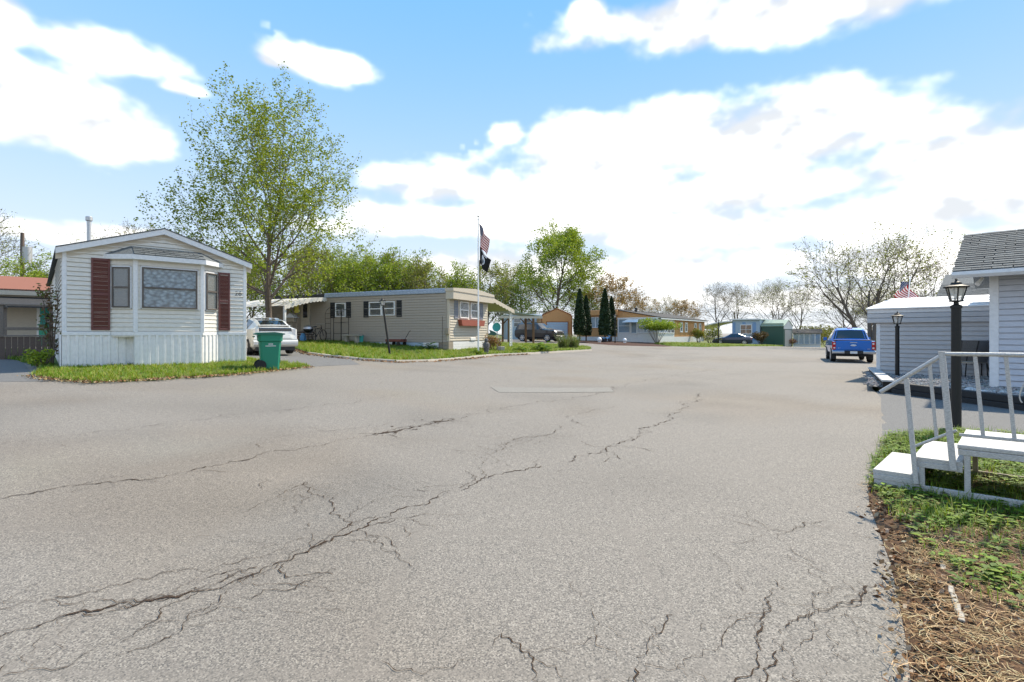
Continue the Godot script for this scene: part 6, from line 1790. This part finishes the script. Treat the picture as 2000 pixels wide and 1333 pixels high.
func ground_cover() -> void:
	var gcol := [Color(0.10, 0.22, 0.02), Color(0.15, 0.28, 0.025), Color(0.19, 0.30, 0.035), Color(0.24, 0.26, 0.07)]
	var tuft := blades(9, 0.10, 0.011, 0.06, gcol, 71)
	var always := func(_p, _r): return true
	var ha := P2([-11.15, 12.5, -8.03, 15.41, -17, 26, -21, 22])
	var clear_a := func(p, _r): return not Geometry2D.is_point_in_polygon(p, ha)
	scatter("grass", "patchy short grass round the white home with red shutters", "grass", tuft, M.blade, P2(LAWN_A), 5200, 0.6, 1.4, 0.02, 1, clear_a)
	var hb := P2([-3.2, 26.2, -1.4, 30.2, -13.2, 36, -15.2, 31.9])
	var clear_b := func(p, _r): return not Geometry2D.is_point_in_polygon(p, hb)
	scatter("grass", "lush green lawn grass along the tan home", "grass", tuft, M.blade, P2(LAWN_B), 17000, 0.8, 1.8, 0.08, 2, clear_b)
	scatter("grass", "mown lawn grass before the orange wing", "grass", tuft, M.blade, P2(LAWN_C), 7000, 0.9, 1.9, 0.03, 3, always)
	# the weedy verge by the steps
	var weedc := [Color(0.13, 0.22, 0.025), Color(0.18, 0.28, 0.03), Color(0.09, 0.16, 0.02), Color(0.24, 0.30, 0.05)]
	var nz := FastNoiseLite.new()
	nz.seed = 5
	nz.frequency = 0.9
	var green := func(p, r): return (p.y - 3.1) * 0.55 + (p.x - 3.0) * 0.25 + nz.get_noise_2d(p.x, p.y) * 1.1 + 0.38 > r and p.x > 2.35 + 0.45 * (p.y - 2.6)
	var near := P2([1.6, 2.0, 2.36, 3.19, 2.93, 4.19, 3.3, 4.75, 4.1, 5.75, 5.1, 6.95, 6.2, 7.3, 7.2, 6.6, 8, 5.2, 7, 3.4, 4.2, 2.0])
	scatter("weeds", "leafy green weeds growing round the white steps", "weeds", rosette(13, 0.04, weedc, 81), M.leaf, near, 4800, 0.4, 1.5, 0.02, 11, green)
	scatter("weeds", "tufts of grass among the weeds by the steps", "grass", blades(10, 0.085, 0.004, 0.05, weedc, 82), M.blade, near, 1500, 0.6, 1.6, 0.02, 12, green)
	var brown := [Color(0.38, 0.28, 0.16), Color(0.46, 0.36, 0.22), Color(0.24, 0.16, 0.09), Color(0.32, 0.23, 0.13)]
	var verge := P2(WEEDS)
	var dirt := func(p, r): return Geometry2D.is_point_in_polygon(p, verge) and 1.25 - (p.y - 2.4) * 0.30 + nz.get_noise_2d(p.x * 2.0, p.y * 2.0) > r
	scatter("straw", "dry straw strewn over the dirt beside the road", "straw", strand(brown, 83, 6, 0.12), M.litter, P2([1.2, 1.4, 2.02, 2.68, 2.45, 3.19, 3.0, 4.1, 3.2, 4.6, 4.5, 5.0, 4.6, 3.5, 4.0, 1.6]), 1500, 0.5, 1.4, 0.035, 13, dirt)
	scatter("leaf_litter", "crumbled brown leaves and twigs on the dirt beside the road", "leaf litter", flake([Color(0.16, 0.09, 0.05), Color(0.25, 0.15, 0.08), Color(0.1, 0.06, 0.04), Color(0.4, 0.33, 0.25)], 84, 9, 0.03, 0.12), M.litter, P2([1.15, 1.4, 1.97, 2.66, 2.40, 3.19, 2.95, 4.19, 3.3, 4.7, 4.5, 5.0, 4.6, 3.5, 4.0, 1.6]), 1500, 0.5, 1.3, 0.022, 14, dirt)
	var dl := [Color(0.22, 0.11, 0.06), Color(0.3, 0.18, 0.1), Color(0.14, 0.08, 0.05), Color(0.36, 0.27, 0.17)]
	scatter("leaf_litter", "dry fallen leaves gathered along the kerb of the tan home", "leaf litter", flake(dl, 85, 8, 0.06, 0.2), M.litter, P2([-10.2, 23.9, -8.9, 21.9, -7.5, 20.5, -5.9, 19.4, -4.4, 19.3, -3.3, 20.5, -2.1, 22.9, -0.8, 25.5, 1, 27.7, 0.6, 28.1, -2.4, 23.6, -4.5, 19.75, -6.0, 19.85, -10.3, 24.3]), 420, 0.6, 1.5, 0.012, 15, always)
	scatter("leaf_litter", "dry leaves along the grass edge before the white home", "leaf litter", flake(dl + [Color(0.45, 0.38, 0.22)], 86, 7, 0.05, 0.15), M.litter, P2([-10.6, 11.1, -9.6, 10.6, -8.6, 10.4, -7.9, 11.1, -6.9, 12.5, -6.5, 13.6, -5.95, 15.2, -6.2, 15.5, -6.9, 13.3, -8.2, 11.5, -9.4, 11.0]), 420, 0.5, 1.2, 0.03, 16, always)
	scatter("gravel", "loose grey gravel heaped in the timber-edged bed", "gravel", pebbles(), M.litter, P2(GRAVEL), 5000, 0.7, 1.6, 0.13, 17, always)
	# plants in the beds
	shrub("shrub", "spreading umbrella shaped green shrub before the white sunroom", 13.2, 46.6, V(2.1, 0.75, 1.4), 1.1, 4500, 0.13, FRESH, 91)
	shrub("shrub", "small round shrub under the narrow windows of the orange wing", 20.3, 55.6, V(0.75, 0.75, 0.75), 0.45, 1600, 0.13, [Color(0.2, 0.26, 0.04), Color(0.28, 0.2, 0.06)], 92)
	shrub("shrub", "loose yellow-green bush at the corner of the orange wing", 23.3, 60.2, V(1.5, 1.3, 1.3), 0.3, 1900, 0.13, [Color(0.27, 0.3, 0.1), Color(0.2, 0.22, 0.08)], 93)
	shrub("shrub", "brown wine-glass shaped shrub behind the navy sedan", 31.2, 64.2, V(1.0, 0.9, 1.0), 0.25, 2000, 0.13, [Color(0.13, 0.08, 0.05), Color(0.1, 0.08, 0.04)], 94)
	shrub("shrub", "reddish leaved shrub by the weather vane and planter", -0.95, 28.3, V(0.7, 0.55, 0.6), 0.1, 1500, 0.07, [Color(0.28, 0.12, 0.07), Color(0.2, 0.17, 0.05), Color(0.32, 0.2, 0.1)], 95)
	shrub("shrub", "brown shrub beside the green shed door", 36.3, 66.5, V(0.7, 0.6, 0.7), 0.1, 900, 0.12, [Color(0.14, 0.07, 0.05), Color(0.2, 0.1, 0.07)], 96)
	for q in [[1.75, 30.2, 1.25, "broad leaved green clump on the lawn edge by the kerb"], [0.5, 28.7, 0.8, "small leafy clump beside the concrete kerb step"], [-1.75, 25.3, 0.6, "low variegated clump in the bed under the flagpole"], [-4.15, 26.0, 0.9, "spiky leaved clump against the tan home skirting"]]:
		var o := thing("leafy_plant", q[3], "plant", q[0], q[1], H(q[0], q[1]) + 0.08)
		for k in 6: put_mesh(rosette(16, 0.3 * q[2], [Color(0.06, 0.14, 0.02), Color(0.1, 0.2, 0.03), Color(0.17, 0.27, 0.04)], 100 + k), "leaf_cluster", M.leaf, o, Transform3D(Basis(Vector3.UP, k * 1.3), V(cos(k * 1.05) * 0.3 * q[2], 0, sin(k * 1.05) * 0.25 * q[2]) if k else Vector3.ZERO))
	for q in [[3.4, 34.0, "grey-green ornamental grass clump at the lawn tip"], [4.15, 34.6, "taller ornamental grass clump with brown stalks at the lawn tip"]]:
		var o := thing("ornamental_grass", q[2], "plant", q[0], q[1], H(q[0], q[1]) + 0.05)
		put_mesh(blades(260, 1.0, 0.025, 0.3, [Color(0.10, 0.13, 0.05), Color(0.15, 0.15, 0.09), Color(0.13, 0.2, 0.05)], 110), "blade_clump", M.blade, o)
	var vine := thing("climbing_vine", "tangled bare vine climbing the corner of the white home", "vine", -11.85, 13.25, H(-11.85, 13.25))
	var vt := Grower.new()
	vt.wood = MB.new()
	vt.r.seed = 66
	vt.p = {"levels": 3, "trunk": 1.0, "kids": [5, 3, 2], "first": [0.1, 0.2], "angle": [0.25, 0.5], "ratio": [0.25, 0.25], "taper": 0.4, "wander": 0.22, "rise": [0.12, 0.08, 0.05, 0.0], "thin": 0.006, "leaves": 3, "spread": 0.06, "size": 0.08, "cols": [Color(0.12, 0.15, 0.04), Color(0.16, 0.1, 0.06)]}
	for k in 4: vt.branch(V(k * 0.05 - 0.1, -0.1, 0.04 * k), V(0.03 * (k - 2), 1, 0), 1.8, 0.022, 0)
	put(vt.wood, "stem", M.twig, vine)
	put_mesh(vt.leaves(), "foliage", M.leaf, vine)
	shrub("shrub", "low green bush at the foot of the deck by the white home", -11.72, 12.75, V(0.28, 0.26, 0.3), 0.0, 600, 0.06, FRESH, 97)
	# far undergrowth
	for q in [[44, 74, 2.4], [48, 78, 2.6], [39, 78, 2.0], [52, 82, 2.6], [35.5, 78, 1.8], [57, 74, 2.6]]:
		var u := shrub("shrub", "rough yellow-green thicket at the far end of the road", q[0], q[1], V(q[2] * 1.4, q[2] * 0.7, q[2]), 0.2, 2200, 0.22, [Color(0.22, 0.24, 0.06), Color(0.16, 0.16, 0.05), Color(0.28, 0.26, 0.09)], int(q[0]))
		u.set_meta("group", "thickets at the far end of the road")

func pebbles() -> ArrayMesh:
	var mb := MB.new()
	mb.tinted = true
	var r := RandomNumberGenerator.new()
	r.seed = 4
	for k in 5:
		var g := r.randf_range(0.1, 0.36)
		mb.tint = Color(g, g, g * 1.04)
		mb.ball(V(r.randf_range(-0.06, 0.06), 0.008, r.randf_range(-0.06, 0.06)), V(r.randf_range(0.012, 0.026), 0.012, r.randf_range(0.012, 0.022)), 6)
	return mb.mesh()

# ---------- sky ----------
const CLOUDS := [[-45.0, 23.4, 1.9, 2.2], [-38.5, 22.9, 5.3, 2.0], [-41.3, 17.4, 7.4, 3.2], [-44.4, 18.3, 2.6, 2.5], [-33.2, 21.6, 2.0, 0.6], [-21.1, 25.7, 5.7, 1.4], [-25.2, 25.5, 1.9, 0.9], [28.8, 28.8, 19.8, 3.3], [16.7, 29.8, 7.9, 2.7], [8.5, 31.2, 2.0, 1.7], [-0.6, 21.0, 2.0, 1.4], [7.4, 19.2, 7.3, 3.4], [24.2, 18.5, 12.9, 3.9], [17.7, 20.7, 6.2, 2.5], [29.2, 17.5, 6.1, 3.0], [42.0, 14.7, 6.3, 3.0], [-8.5, 15.3, 6.2, 2.4], [8.5, 15.6, 12.3, 3.4], [26.6, 13.7, 14.7, 2.6], [40.4, 10.4, 8.6, 2.6], [0.0, 12.0, 18.9, 2.6], [24.2, 10.2, 20.0, 2.4], [-2.0, 7.0, 12.0, 2.2], [18.0, 6.5, 14.0, 2.2], [38.0, 6.0, 10.0, 2.4], [30.0, 3.0, 16.0, 1.5], [-40.0, 8.0, 8.0, 1.0]]

func sky_image() -> Image:
	var W := 2048; var Hh := 1024
	var FW := 720; var FH := 180   # cloud mass, half a degree a pixel, elevations 0..90
	var field := PackedFloat32Array()
	field.resize(FW * FH)
	var list := CLOUDS.duplicate()
	var r := RandomNumberGenerator.new()
	r.seed = 17
	for i in 60:
		var a := r.randf_range(52, 308)
		var e := 6.0 + 50.0 * pow(r.randf(), 1.6)
		list.append([a, e, r.randf_range(4, 16), r.randf_range(1.4, 4.0)])
	for c in list:
		var ra: float = c[2] * 1.5; var re: float = c[3] * 1.5
		for j in range(maxi(0, int((c[1] - re * 1.2) * 2)), mini(FH, int((c[1] + re * 1.2) * 2) + 1)):
			for i in range(int((c[0] - ra) * 2) - 1, int((c[0] + ra) * 2) + 2):
				var dx: float = (i * 0.5 - c[0]) / ra; var dy: float = (j * 0.5 - c[1]) / re
				if dy < 0: dy *= 1.35
				var k := j * FW + posmod(i, FW)
				field[k] = maxf(field[k], 1.0 - sqrt(dx * dx + dy * dy))
	var fim := Image.create_from_data(FW, FH, false, Image.FORMAT_RF, field.to_byte_array())
	fim.resize(W, Hh / 2, Image.INTERPOLATE_CUBIC)
	var fd := fim.get_data().to_float32_array()
	var n1 := FastNoiseLite.new()
	n1.seed = 3
	n1.frequency = 5.0
	n1.fractal_octaves = 6
	n1.fractal_gain = 0.55
	var n2 := FastNoiseLite.new()
	n2.seed = 8
	n2.frequency = 2.6
	n2.fractal_octaves = 3
	var out := PackedFloat32Array()
	out.resize(W * Hh * 3)
	for y in Hh:
		var el := PI * (0.5 - (y + 0.5) / Hh)
		var se := sin(el); var ce := cos(el)
		var t := clampf(se, 0, 1)
		var up := pow(1.0 - t, 3.6)
		var base := Color(0.05, 0.168, 0.35).lerp(Color(0.16, 0.26, 0.375), clampf(pow(1.0 - t, 2.2), 0, 1)).lerp(Color(0.335, 0.345, 0.355), clampf(up, 0, 1))
		for x in W:
			var k := (y * W + x) * 3
			var col := base
			if el > 0.0:
				var az := TAU * (x + 0.5) / W
				var f := fd[mini(int(el / (PI / 2) * (Hh / 2)), Hh / 2 - 1) * W + x]
				if f > 0.0:
					var q := Vector3(sin(az) * ce, se * 1.9, -cos(az) * ce)
					var nz := n1.get_noise_3dv(q)
					var d := f * 1.7 + nz * 1.0 - 0.22
					if d > 0.0:
						var cov := smoothstep(0.0, 0.85, d)
						var nb := n1.get_noise_3d(q.x + 0.01, q.y + 0.07, q.z)
						var sh := clampf(0.62 + (nz - nb) * 1.3 + n2.get_noise_3dv(q) * 0.9, 0, 1)
						col = base.lerp(Color(0.275, 0.288, 0.305).lerp(Color(0.66, 0.65, 0.625), sh), cov)
			else:
				col = Color(0.2, 0.195, 0.18)
			out[k] = col.r; out[k + 1] = col.g; out[k + 2] = col.b
	return Image.create_from_data(W, Hh, false, Image.FORMAT_RGBF, out.to_byte_array())

func _ready() -> void:
	rng.seed = 7
	# camera: a level lens, raised slightly off centre
	var cam := Camera3D.new()
	cam.name = "camera"
	cam.projection = Camera3D.PROJECTION_FRUSTUM
	cam.near = 0.1
	cam.far = 900.0
	cam.size = 0.1 * 1.3333
	cam.frustum_offset = Vector2(0, -0.1 * 0.0145)
	cam.position = Vector3(0, 1.5, 0)
	add_child(cam)
	cam.current = true
	var env := Environment.new()
	env.background_mode = Environment.BG_SKY
	env.sky = Sky.new()
	var pan := PanoramaSkyMaterial.new()
	pan.panorama = ImageTexture.create_from_image(sky_image())
	env.sky.sky_material = pan
	env.tonemap_mode = Environment.TONE_MAPPER_LINEAR
	env.tonemap_exposure = 3.1
	env.sdfgi_enabled = true
	env.ssao_enabled = true
	env.ssil_enabled = true
	var we := WorldEnvironment.new()
	we.name = "environment"
	we.environment = env
	add_child(we)
	var sun := DirectionalLight3D.new()
	sun.name = "sun"
	var az := deg_to_rad(50.0); var el := deg_to_rad(48.0)
	var to := Vector3(sin(az) * cos(el), sin(el), -cos(az) * cos(el))
	sun.basis = Basis.looking_at(-to, Vector3.UP)
	sun.light_color = Color(1.0, 0.95, 0.86)
	sun.light_energy = 0.8
	sun.light_angular_distance = 1.5
	sun.shadow_enabled = true
	add_child(sun)
	make_materials()
	terrain()
	setting()
	home_with_bay()
	deck()
	tan_home()
	orange_home()
	far_buildings()
	right_side()
	trees()
	vehicles()
	steps()
	bin()
	yard()
	ground_cover()
